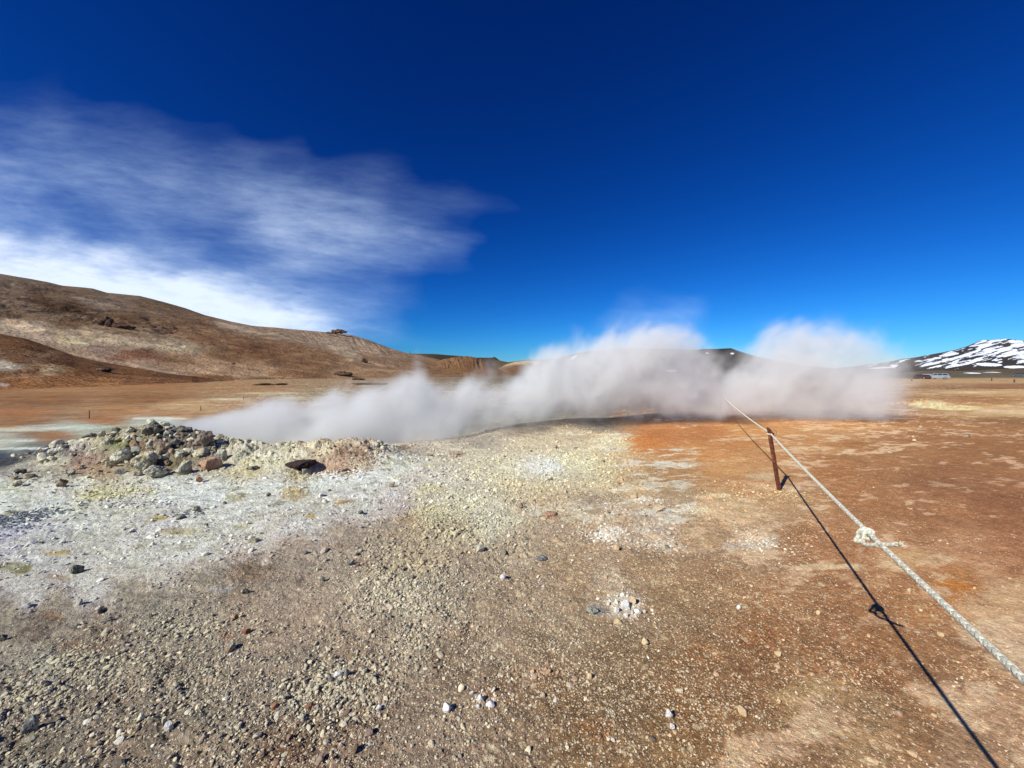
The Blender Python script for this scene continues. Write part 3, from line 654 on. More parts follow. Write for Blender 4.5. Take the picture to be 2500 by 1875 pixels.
o = ridge('dark_mountain', [(1280,925),(1330,893),(1370,872),(1390,866),(1440,857),(1500,851),(1560,850),(1620,852),(1700,854),(1720,852),(1750,852),(1785,850),(1800,856),(1820,862),(1850,871),(1900,882),(1960,893),(2040,900),(2120,910)], None,
      [(1280,900),(2120,1200)], [(1280,1500),(2120,2200)], -5, DM_CTRL, SM, 500, 110, 9, .8, 1.2, 'dark bare mountain half hidden by the steam', 21, (-10, .35))
snow_patches(o, [(1400,873,10,2.5,-35),(1435,890,16,2.5,0),(1788,863,5,2,0),(1726,862,4,1.2,0),(1640,905,14,2,0)])

SN_CREST = [(1880,915),(1950,906),(2050,898),(2100,893),(2160,885),(2200,877),(2240,872),(2280,864),(2330,855),(2360,846),(2385,835),(2400,830),(2420,831),(2450,827),(2470,828),(2500,833),(2560,842),(2640,850),(2800,880),(3000,912)]
SN_CTRL = [(2100,905,(78,74,68)),(2200,890,(72,66,64)),(2300,880,(72,66,66)),(2400,860,(66,62,64)),(2480,850,(70,66,68)),(2450,890,(62,56,56)),(2300,905,(66,56,52)),(2150,915,(84,74,62)),(2500,910,(78,70,62)),(2700,890,(70,66,64))]
o = ridge('snowy_mountain', SN_CREST, None, [(1880,1500),(3000,1500)], [(1880,2600),(3000,2600)], -8, SN_CTRL, SM, 900, 240, 14, .8, 1.2, 'dark mountain streaked with snow at the right edge', 33, (-12, .25))
def snow_streaks(o):
    me = o.data; n = len(me.vertices); co = np.empty(n*3, F32); me.vertices.foreach_get('co', co); co = co.reshape(-1, 3).astype(float)
    px, py = measured(co[:, 0], co[:, 1], co[:, 2])
    a = me.color_attributes['albedo']; c = np.empty(n*4, F32); a.data.foreach_get('color', c); c = c.reshape(-1, 4)
    an = math.radians(-14); s1 = px*math.cos(an)+py*math.sin(an); s2 = -px*math.sin(an)+py*math.cos(an)
    t = fbm(s1*.022+.6*fbm(px*.02, py*.05, 3, 411), s2*.16, 6, 415, .62)
    top = np.interp(px, [p[0] for p in SN_CREST], [p[1] for p in SN_CREST])
    dep = (py-top)
    bias = np.interp(px, [2050, 2150, 2250, 2400, 2500], [-.22, -.10, .0, .10, .12])+np.interp(dep, [0, 3, 30, 50, 62], [-.25, 0, .04, -.02, -.4])-np.interp(py, [893, 903], [0, .4])
    s = sstep(.0, .05, t+bias-.05)
    c[:, :3] = c[:, :3]*(1-s[:, None])+lin((238, 241, 247))[None]*s[:, None]
    a.data.foreach_set('color', c.ravel())
snow_streaks(o)
snow_patches(o, [(2270,890,26,2,-10),(2150,898,34,1.6,-3),(2415,890,32,4,2),(2480,896,30,3.5,0)])
ridge('grassy_moor', [(1850,926),(1950,922),(2050,916),(2150,913),(2200,910),(2260,905),(2300,904),(2360,906),(2400,904),(2460,900),(2520,897),(2700,895),(3000,905)], None,
      [(1850,260),(3000,300)], [(1850,420),(3000,520)], -1.5, [(2050,920,(104,94,76)),(2200,916,(110,102,84)),(2300,914,(104,96,80)),(2250,922,(112,100,80)),(2400,912,(112,100,82)),(2480,906,(100,86,74)),(2440,918,(120,104,84)),(2350,920,(114,102,84)),(2500,918,(106,90,72))],
      HM, 400, 50, 1.2, 1.0, .5, 'olive brown moor in front of the snowy mountain', 41, (-4, .3))

# ------------------------------------------------------------------ stones
import bmesh
def ico(sub):
    bm = bmesh.new(); bmesh.ops.create_icosphere(bm, subdivisions=sub, radius=1.0)
    bm.verts.ensure_lookup_table()
    V = np.array([v.co[:] for v in bm.verts]); Fi = np.array([[v.index for v in f.verts] for f in bm.faces]); bm.free()
    return V, Fi
ICO1, ICO2, ICO5 = ico(1), ico(2), ico(5)

def rock_shape(seed, facets=12, rough=.16, ang=1.0):
    """a weathered angular stone: a sphere cut by random planes then roughened"""
    r = np.random.RandomState(seed)
    V, Fi = ICO5; P = V.copy()
    n = r.randn(facets, 3); n /= np.linalg.norm(n, axis=1)[:, None]; off = r.uniform(.55, .9, facets)
    rad = np.full(len(P), 1.05)
    for k in range(facets):
        d = P@n[k]
        with np.errstate(divide='ignore', invalid='ignore'):
            t = np.where(d > .05, off[k]/d, 9)
        rad = np.minimum(rad, rad*(1-ang)+t*ang if ang < 1 else t)
    P = V*rad[:, None]
    s = r.uniform(0, 90)
    P = P*(1+rough*fbm3(V*1.7+s, 5, 3, .6)[:, None]+rough*.35*fbm3(V*7+s, 3, 9, .6, 1)[:, None])
    P /= np.abs(P).max(0)[None]
    return P, Fi

RM = {
 'smooth': rock_material('rock_taupe', (140,122,106), (120,104,92), (146,128,112), 4, .015),
 'pale':   rock_material('rock_sulphur_crusted', (190,184,158), (160,152,118), (206,204,190), 7, .04, dust=.6),
 'yellow': rock_material('rock_ochre_crusted', (186,168,128), (124,98,74), (196,188,146), 7, .045, dust=.7),
 'rust':   rock_material('rock_rusty', (138,104,80), (98,72,54), (168,136,106), 8, .04, dust=.35),
 'orange': rock_material('rock_orange', (180,134,104), (148,104,80), (204,162,132), 9, .04, dust=.2),
 'gray':   rock_material('rock_grey', (138,134,124), (104,100,92), (150,150,138), 8, .04, dust=.6),
 'bluegray': rock_material('rock_blue_grey', (108,108,108), (80,80,82), (150,150,148), 12, .025, dust=.3),
 'dark':   rock_material('rock_dark', (72,68,62), (52,48,44), (110,104,92), 9, .04, dust=.3),
 'maroon': rock_material('rock_maroon', (70,54,50), (52,40,38), (96,78,70), 9, .035),
 'red':    rock_material('rock_red', (138,92,70), (108,68,52), (156,110,84), 12, .02),
 'ochre':  rock_material('rock_grey_ochre', (134,128,112), (100,94,84), (150,126,66), 5, .04, dust=.5),
 'white':  rock_material('rock_white', (222,216,206), (196,188,176), (232,228,222), 25, .008),
 'tan':    rock_material('rock_tan', (206,178,136), (182,152,112), (216,190,150), 25, .008),
 'lava':   rock_material('lava_outcrop', (108,84,66), (76,58,46), (126,100,80), .5, .8),
}
# px, bottom py, width px, height px, material, angularity, rotation, label
ROCKS = [
 (499,1097,62,46,'smooth',1,.2,'smooth taupe boulder with peaked top at the right end of the pile, in steam'),
 (494,1120,62,24,'yellow',1,1.0,'low tan wedge of rock directly under the smooth peaked boulder'),
 (396,1109,48,36,'rust',.8,2.0,'round rusty brown boulder in the upper middle of the rock pile'),
 (384,1115,24,19,'pale',1,.5,'small white capped stone just left of and below the round rusty boulder'),
 (368,1097,30,25,'gray',1,.9,'grey olive stone tucked against the left of the round rusty boulder'),
 (297,1131,62,36,'pale',1,.3,'big pale angular boulder left of the ochre cracked boulder on the pile'),
 (356,1146,74,42,'yellow',.9,1.4,'big rounded boulder with ochre brown cracked face at the centre of the pile'),
 (445,1120,42,23,'gray',1,.4,'low grey rounded rock below the steam in the pile'),
 (452,1160,48,40,'ochre',1,.1,'grey peaked rock with ochre stained foot beside the orange boulder'),
 (515,1149,66,37,'orange',.9,.8,'bright orange pink rounded boulder at the foot of the pile'),
 (382,1168,84,32,'gray',.9,.2,'long low grey rock with pale crust lying at the front of the pile'),
 (217,1073,44,15,'dark',1,.1,'flat dark slab lying on the left shoulder of the pile'),
 (372,1068,56,34,'dark',1,.6,'dark angular crag at the very top of the rock pile'),
 (540,1125,36,28,'gray',1,1.9,'grey brown block wedged between the orange boulder and the pale mound'),
 (488,1178,20,14,'red',1,.4,'small red brown stone in front of the orange boulder'),
 (152,1190,36,21,'rust',1,.2,'dark red brown stone alone on white crust left of the pile'),
 (296,1158,34,13,'bluegray',1,.1,'narrow blue grey slab at the front foot of the pile'),
 (73,1168,40,12,'rust',.9,.3,'low brown rock at the far left end of the pile'),
 (48,1157,38,12,'dark',.9,.7,'flat black rock above the low brown rock at the left end'),
 (41,1188,42,13,'yellow',.9,.1,'low yellow stone near the left edge of the photo'),
 (35,1172,24,9,'rust',1,.5,'small dark brown stone above the low yellow stone'),
 (450,1055,42,12,'dark',1,.2,'thin dark ledge fading into the steam at the top of the pile'),
 (418,1110,18,12,'rust',.8,.4,'small brown cobble right of the round rusty boulder'),
 (175,1160,24,14,'gray',1,.4,'dark grey block behind the lone red brown stone'),
 (196,1147,22,11,'rust',1,.8,'small rust coloured lump on the pink soil of the pile'),
 (260,1092,30,18,'pale',1,.5,'pale knobbly rock beside the green moss on the pile'),
 (318,1060,36,18,'gray',1,.3,'grey knobbly rock on the crest left of the dark crag'),
 (285,1058,26,14,'dark',1,.9,'small dark knob on the crest left of the grey knobbly rock'),
 (250,1065,24,14,'gray',1,.2,'lowest grey knob on the crest beside the flat dark slab'),
 (330,1096,26,16,'rust',1,.8,'brown stone in the hollow above the ochre cracked boulder'),
 (412,1140,26,16,'rust',1,.3,'dark brown stone in the shadow between ochre cracked boulder and grey peaked rock'),
 (470,1108,24,16,'gray',1,.3,'small grey stone left of the tan wedge'),
 (412,1072,30,16,'gray',1,.3,'grey rock right of the dark crag with steam drifting over it'),
 (430,1088,26,15,'gray',1,1.3,'grey cobble between the rusty boulder and the steam'),
 (404,1126,24,14,'pale',1,1.3,'small yellow white stone under the round rusty boulder'),
 (268,1140,26,15,'yellow',1,.3,'ochre stone left of the big pale angular boulder foot'),
 (340,1163,30,14,'gray',1,.6,'small grey rock between the blue grey slab and the long low grey rock'),
 (732,1151,94,28,'maroon',1,.15,'long maroon black slab overhanging the dark hollow in the pale mound'),
 (842,1152,22,11,'rust',1,.4,'rusty stone on the pink soil right of the dark hollow'),
 (747,1160,28,15,'bluegray',1,.4,'grey white knob below the maroon slab'),
 (618,1148,36,9,'dark',1,.1,'thin dark ledge on the pale mound left of the maroon slab'),
 (956,1190,19,11,'rust',1,.4,'small rusty brown stone on the bright white crust'),
 (549,1232,12,9,'dark',1,.4,'small black stone on the white crust below the orange boulder'),
 (655,1212,14,8,'dark',1,.4,'tiny black splinter of rock on the white crust left of the tan patch'),
 (804,1200,9,6,'dark',1,.1,'tiny dark pebble on white crust beneath the dark hollow'),
 (880,1257,17,10,'dark',1,.3,'dark stone on white crust at the edge of the yellow rubble'),
 (185,1402,46,20,'dark',1,.3,'dark grey jagged rock on the white crust with a black shadow'),
 (857,1382,20,14,'bluegray',.8,.3,'rounded blue grey stone in the sandy band, left one of a touching pair'),
 (873,1383,13,8,'dark',.8,.8,'smaller dark stone touching the rounded blue grey one'),
 (617,1327,36,12,'pale',1,.3,'low pale flat stone on the lower edge of the white crust'),
 (479,1250,24,13,'gray',1,.3,'grey stone with bright top in the middle of the white crust'),
 (440,1268,34,9,'gray',1,.3,'low grey ledge left below the bright topped grey stone'),
 (1090,1747,27,24,'white',1,.3,'chunky white stone with a dark side, alone on brown soil at the bottom'),
 (1173,1718,16,20,'white',1,.3,'upright white stone, upper one of a small cluster near the bottom'),
 (1197,1732,24,16,'white',.9,.7,'rounded white stone, lower right of the small cluster near the bottom'),
 (1152,1700,14,12,'white',1,.9,'white chip at the upper left of the small cluster near the bottom'),
 (1168,1731,11,9,'white',1,.2,'white chip between the upright and the rounded white stones'),
 (924,1742,17,19,'white',1,.2,'grey white upright stone at the edge of the gravel'),
 (1632,1757,24,25,'white',1,.5,'bright white two lobed stone on the brown soil at the bottom'),
 (1575,1577,19,17,'tan',.7,.3,'cream rounded stone with black shadow below the white stone cluster'),
 (1440,1659,13,13,'tan',.7,.3,'small cream round pebble left of the bright two lobed stone'),
 (1505,1344,15,13,'tan',.7,.3,'round cream stone just below the white crumb patch in the middle'),
 (1228,1416,17,15,'white',.9,.3,'white stone on the right rim of the grey gravel heap'),
 (1171,1350,24,18,'pale',1,.3,'pale yellow block at the foot of the sulphur rubble'),
 (1320,1371,36,7,'bluegray',1,.1,'flat slate grey stone lying in brown soil at the middle'),
 (1346,1265,32,11,'orange',1,.1,'low brick orange stone at the edge of the sulphur field'),
 (1270,1242,15,14,'orange',1,.1,'small brick orange lump left of the low brick orange stone'),
 (1355,1095,12,9,'orange',1,.1,'little orange brown stone near the crest of the sulphur field'),
 (1115,1112,14,7,'rust',1,.1,'small brown stone with dark side near the steam edge'),
 (1048,1114,18,6,'rust',1,.6,'flat brown chip at the back of the white crust near the steam'),
 (1525,1490,28,22,'white',1,.3,'largest pale grey block in the middle of the white stone cluster'),
 (1505,1498,14,15,'white',1,.9,'cream white block left of the largest one in the cluster'),
 (1520,1459,13,11,'white',1,.2,'pale block at the top of the white stone cluster'),
 (1547,1476,16,20,'tan',1,.2,'cream speckled block at the upper right of the white stone cluster'),
 (1557,1502,20,13,'white',1,.6,'broad white block at the lower right of the white stone cluster'),
 (1573,1498,8,9,'white',1,.6,'small white chip at the right tip of the white stone cluster'),
 (1529,1508,15,8,'white',1,.1,'flat white chip below the largest block of the cluster'),
 (1543,1500,7,11,'white',1,.1,'narrow white chip left of the broad lower right block'),
 (1506,1475,12,12,'white',1,.1,'white chip above the cream white left block in the cluster'),
 (1447,1503,32,18,'bluegray',1,.3,'slate grey stone left of the white stone cluster'),
 (1508,1527,24,10,'tan',1,.3,'pinkish cream flat stone just below the white stone cluster'),
 (1803,1490,12,11,'white',.7,.3,'small round white pebble on the brown soil right of the cluster'),
 (1998,1503,14,12,'tan',.7,.3,'round cream pebble left of the rope shadow knot'),
 (1899,1605,21,15,'tan',1,.3,'angular tan stone on the brown soil under the rope shadow'),
 (1897,1632,20,9,'tan',1,.8,'flat cream stone right below the angular tan stone'),
 (2219,1447,14,11,'tan',1,.3,'cream stone between the rope shadow and the rope'),
 (2297,1556,22,12,'tan',1,.3,'cream angular stone near the rope at the right'),
 (2120,1557,11,8,'tan',.7,.3,'small cream pebble left of the long rope shadow'),
 (1812,1750,32,20,'tan',1,.5,'long pinkish cream stone at the lower middle right'),
 (1901,1719,13,11,'tan',.8,.5,'round tan pebble right of the long pinkish cream stone'),
 (2062,1690,22,11,'orange',.9,.5,'flat salmon stone flush in the soil at the lower right'),
 (2194,1750,26,12,'orange',.9,.5,'flat salmon pink stone close to the rope shadow at the lower right'),
 (2279,1752,20,9,'tan',.9,.5,'flat cream stone right of the salmon pink one near the rope shadow'),
 (2243,1070,15,7,'orange',.9,.5,'brown stone on the far right plain, right one of a loose group of three'),
 (2229,1069,8,6,'tan',.9,.5,'small tan stone left of the brown one on the far right plain'),
 (2233,1077,13,5,'tan',.9,.5,'flat tan stone in front of the brown one on the far right plain'),
 (2360,1067,24,6,'rust',.9,.1,'long low dark stone near the right edge of the brown plain'),
 (2248,1045,12,7,'rust',.9,.1,'dark stone behind the loose group of three on the right plain'),
 (2059,1110,15,5,'rust',.9,.1,'low brown stone right of the rope post'),
 (2003,1102,10,4,'rust',.9,.1,'small dark brown stone just right of the rope post'),
 (2172,1106,16,4,'rust',.9,.1,'flat dark stone on the plain below the group of three'),
 (77,1790,56,44,'bluegray',1,.3,'grey yellow clod of rock standing in the gravel at the lower left'),
 (413,1787,28,22,'white',1,.3,'pale round topped stone in the lower left gravel'),
 (400,1770,18,20,'pale',1,.8,'pale upright chip behind the pale round topped stone'),
 (344,1762,24,18,'pale',1,.3,'pale stone with black shadow in the lower left gravel'),
 (561,1596,32,22,'rust',1,.3,'red brown tilted stone at the edge of the gravel'),
 (602,1551,26,14,'red',1,.3,'red brown stone above the tilted one'),
 (572,1513,20,12,'orange',1,.3,'small orange stone highest of the red stones by the gravel'),
 (248,1498,26,12,'dark',1,.1,'black flat stone in the grey sand below the white crust'),
 (260,1520,32,8,'dark',1,.1,'long thin dark stone just below the black flat stone'),
 (189,1532,16,7,'dark',1,.1,'small black stone left of the long thin dark stone'),
 (368,1508,14,9,'dark',1,.1,'little black stone in the sand above the left gravel'),
 (6,1568,30,15,'dark',1,.1,'black rock cut by the left edge of the photo'),
 (757,1737,22,20,'red',1,.3,'red brown stone among grey gravel near the bottom'),
 (671,1735,18,16,'red',1,.3,'smaller red brown stone left of the one near the bottom gravel'),
 (864,1845,26,24,'rust',1,.3,'dark rust clod in a hollow at the bottom edge'),
 (640,1855,20,16,'rust',1,.3,'rusty stone in reddish soil at the bottom edge'),
 (826,1660,24,18,'white',1,.3,'pale block in the densest part of the grey gravel'),
 (806,1670,18,15,'gray',1,.3,'grey block left of the pale one in the densest gravel'),
 (845,1655,16,18,'bluegray',1,.3,'dark blue grey block right of the pale one in the densest gravel'),
 (785,1420,20,12,'pale',1,.3,'pale stone in the sandy band above the middle gravel'),
 (600,1452,22,12,'dark',1,.5,'small dark broken stone in the middle of the sandy band'),
 (745,1355,16,9,'dark',1,.5,'little dark stone on the sand close to the white crust'),
 (1030,1590,17,12,'pale',1,.5,'pale chip at the lower rim of the grey gravel heap'),
 (1640,1782,16,10,'white',1,.5,'thin white chip beneath the bright two lobed stone'),
]

def place_rocks():
    for k, (px, pb, w, h, m, ang, rot, label) in enumerate(ROCKS):
        d_hint = 1.0
        x, y, z = ray_ground(px, pb, 1.0, 30)
        u = x/y
        R = .5*w*y/(F*math.sqrt(1+u*u))
        hh = h*y/F
        P, Fi = rock_shape(100+k, 14, .30 if R > .05 else .14, ang)
        c, s = math.cos(rot*2), math.sin(rot*2)
        P = P@np.array([[c, s, 0], [-s, c, 0], [0, 0, 1]])
        P = P/np.abs(P).max(0)[None]*np.array([R, R*.8, hh*.62])
        # turn the long side across the line of sight
        t = -math.atan2(x, y); ct, st = math.cos(t), math.sin(t)
        P = P@np.array([[ct, st, 0], [-st, ct, 0], [0, 0, 1]])
        big = R > .05
        name = 'boulder' if R > .12 else 'stone'
        dx, dy = x/math.hypot(x, y), y/math.hypot(x, y)
        o = mesh_np(name, P, Fi.ravel(), 3, RM[m], True)
        o.location = (x+dx*R*.6, y+dy*R*.6, z+hh*.36)
        tag(o, label, name, None)
print('T hills', time.time()-T0)
place_rocks(); print('T rocks', time.time()-T0)

# ------------------------------------------------------------------ rubble and gravel (uncountable)
def scatter(name, label, protos, X, Y, S, flat, colr, sink, mat, smooth=False, seed=0):
    r = np.random.RandomState(seed)
    n = len(X); Z = terrain(X, Y)
    Vs = []; Fs = []; Cs = []; off = 0
    kinds = r.randint(0, len(protos), n)
    for k, (PV, PF) in enumerate(protos):
        i = np.where(kinds == k)[0]; m = len(i)
        if m == 0: continue
        a = r.rand(m)*2*np.pi; ca, sa = np.cos(a), np.sin(a)
        s = S[i]; el = r.uniform(.65, 1.15, m); fl = flat*r.uniform(.7, 1.35, m)
        tx, ty = r.randn(m)*.25, r.randn(m)*.25
        vx = PV[None, :, 0]*(s*1.1)[:, None]; vy = PV[None, :, 1]*(s*el)[:, None]; vz = PV[None, :, 2]*(s*fl)[:, None]
        vz = vz+vx*tx[:, None]+vy*ty[:, None]
        wx = vx*ca[:, None]-vy*sa[:, None]+X[i][:, None]; wy = vx*sa[:, None]+vy*ca[:, None]+Y[i][:, None]
        wz = vz+(Z[i]+s*flat*sink)[:, None]
        nv = PV.shape[0]
        Vs.append(np.stack([wx, wy, wz], -1).reshape(-1, 3).astype(F32))
        Fs.append((PF.reshape(-1)[None]+(np.arange(m)*nv)[:, None]+off).reshape(-1))
        Cs.append(np.repeat(colr[i], nv, 0)); off += m*nv
    o = mesh_np(name, np.concatenate(Vs), np.concatenate(Fs), 3, mat, smooth, colors={'albedo': np.concatenate(Cs)})
    tag(o, label, None, None, 'stuff')
    return o

def proto(base, seed, rough=.25, facets=8):
    r = np.random.RandomState(seed); V, Fi = base; P = V.copy()
    n = r.randn(facets, 3); n /= np.linalg.norm(n, axis=1)[:, None]; off = r.uniform(.40, .75, facets)
    rad = np.ones(len(P))
    for k in range(facets):
        d = P@n[k]; t = np.where(d > .05, off[k]/np.maximum(d, .05), 9); rad = np.minimum(rad, t)
    P = V*rad[:, None]*(1+rough*(r.rand(len(V))-.5))[:, None]
    return P/np.abs(P).max(), Fi

ICO0 = ico(1)   # 42 verts / 80 faces
def icosa():
    bm = bmesh.new(); bmesh.ops.create_icosphere(bm, subdivisions=1, radius=1.0)
    V = np.array([v.co[:] for v in bm.verts]); Fi = np.array([[v.index for v in f.verts] for f in bm.faces]); bm.free(); return V, Fi
LOW = [proto(icosa(), 500+i, .35, 5) for i in range(8)]
MID = [proto(ICO2, 600+i, .12, 9) for i in range(8)]

gm, gnt, gb = new_mat('gravel_stone')
gc = N(gnt, 'ShaderNodeAttribute', attribute_name='albedo').outputs['Color']
gn = noise(gnt, geo_pos(gnt), 160, 4, .6)
gc = mixc(gnt, 1.0, gc, ramp(gnt, gn, [(.28, .7), (.72, 1.25)]), 'MULTIPLY')
gnt.links.new(gc, gb.inputs['Base Color']); bump(gnt, gn, .6, .006, gb); gb.inputs['Specular IOR Level'].default_value = .1

def gravel_cols(n, base, r, red=.04):
    t = r.rand(n)
    pale = lin((232, 217, 182)); gray = lin((192, 180, 154)); dark = lin((110, 98, 84)); rust = lin((158, 112, 80)); wh = lin((236, 230, 212))
    lum = base@np.array([.3, .55, .15]); base = base*.6+lum[:, None]*np.array([1.05, 1, .85])[None]*.4
    c = base*1.35*r.uniform(.75, 1.3, (n, 1))
    for lo, hi, cc, k in ((0, .42, pale, .7), (.42, .62, gray, .6), (.62, .645, dark, .6), (.65, .65+red*.5, rust, .7), (.70, .76, wh, .7)):
        m = (t >= lo) & (t < hi); c[m] = c[m]*(1-k)+cc*k*r.uniform(.7, 1.15, (m.sum(), 1))
    return np.clip(c, .01, .8)

def sample_field(n, rmin, rmax, r, power):
    # density per square metre falling with distance
    t = r.rand(n); rad = (rmin**power+t*(rmax**power-rmin**power))**(1/power)
    a = np.radians(r.uniform(-62, 62, n))
    return rad*np.sin(a), rad*np.cos(a)

def make_gravel():
    r = np.random.RandomState(3)
    # coarse
    X, Y = sample_field(330000, 1.3, 9.5, r, .75)
    px, py = measured(X, Y, 0*X); g = ground_lookup(px, py, [40*fbm(X*1.6, Y*1.6, 3, 701), 40*fbm(X*1.6, Y*1.6, 3, 703)])
    cl = .55+.9*fbm(X*2.2, Y*2.2, 3, 705)
    dens = np.clip((g[:, 4]-.22)*1.1*np.clip(cl, .15, 1.4), 0, 1)**1.1
    k = r.rand(len(X)) < dens
    X, Y, g = X[k], Y[k], g[k]
    S = .0048*np.exp(r.randn(len(X))*.45)*(.75+.5*g[:, 4])
    S = np.clip(S, .003, .03)
    scatter('gravel', 'loose grey and cream gravel strewn over the soil', MID, X, Y, S, .62, gravel_cols(len(X), g[:, :3], r), .35, gm, seed=5)
    print('gravel', len(X))
    # fine
    X, Y = sample_field(260000, 1.3, 6.0, r, .6)
    px, py = measured(X, Y, 0*X); g = ground_lookup(px, py)
    cl = .6+1.1*fbm(X*3, Y*3, 3, 715)+1.1*fbm(X*.9, Y*.9, 3, 717)
    dens = np.clip((.10+g[:, 4]*.8+g[:, 6]*.12)*np.clip(cl, .1, 1.5), 0, 1)*(g[:, 1] < .5)
    k = r.rand(len(X)) < dens
    X, Y, g = X[k], Y[k], g[k]
    S = np.clip(.0036*np.exp(r.randn(len(X))*.35), .002, .01)
    scatter('fine_grit', 'fine pale grit and crumbs among the gravel', LOW, X, Y, S, .65, gravel_cols(len(X), g[:, :3], r, .06), .3, gm, seed=6)
    print('grit', len(X))
    # crumbs of crust in the sulphur field and on the white crust
    X, Y = sample_field(280000, 3.0, 13, r, 1.0)
    px, py = measured(X, Y, 0*X); g = ground_lookup(px, py)
    cl = .5+1.3*fbm(X*1.7, Y*1.7, 4, 725)
    dens = np.clip((g[:, 5]-.2)*.9*np.clip(cl, .05, 1.6), 0, 1)*(g[:, 1] > .26)*(1-.6*sstep(.36, .5, g[:, 2]))
    k = r.rand(len(X)) < dens
    X, Y, g = X[k], Y[k], g[k]
    S = np.clip(.0115*np.exp(r.randn(len(X))*.5), .004, .045)
    g[:, 2] = g[:, 2]*(1-.14*sstep(.36, .5, g[:, 2]))
    c = g[:, :3]*1.45*r.uniform(.75, 1.15, (len(X), 1)); dk = r.rand(len(X)) < .05; c[dk] = lin((130, 118, 100))
    scatter('crust_crumbs', 'broken crumbs of sulphur and white crust', MID, X, Y, S, .6, np.clip(c, .01, .8), .25, gm, seed=7)
    print('crumbs', len(X))
    # rubble on the heaps
    X = r.uniform(-10.2, -1.9, 18000); Y = r.uniform(5.9, 8.6, 18000)
    hp = sum(am*np.exp(-(((X-hx)/sx)**2+((Y-hy)/sy)**2)) for hx, hy, sx, sy, am in HEAPS[:7])
    k = r.rand(len(X)) < np.clip((hp-.06)*1.6, 0, .22)*np.clip(.5+1.8*fbm(X*1.5, Y*1.5, 3, 735), .0, 1.4)*np.where(X > -5.3, .35, 1)
    X, Y = X[k], Y[k]; S = np.clip(.026*np.exp(r.randn(len(X))*.6), .010, .12)
    zz = terrain(X, Y); px, py = measured(X, Y, zz); g = ground_lookup(px, py)
    c = g[:, :3]*1.35*r.uniform(.8, 1.15, (len(X), 1)); t = r.rand(len(X))
    c[t < .07] = lin((156, 130, 98)); c[(t > .07) & (t < .15)] = lin((150, 146, 130)); c[(t > .15) & (t < .6)] = lin((216, 208, 178))
    scatter('rubble', 'broken rock rubble covering the heap and the pale mound', [rock_lo(900+i) for i in range(8)], X, Y, S, .75, np.clip(c, .01, .8), -.05, RUBM, True, seed=8)
    print('rubble', len(X))

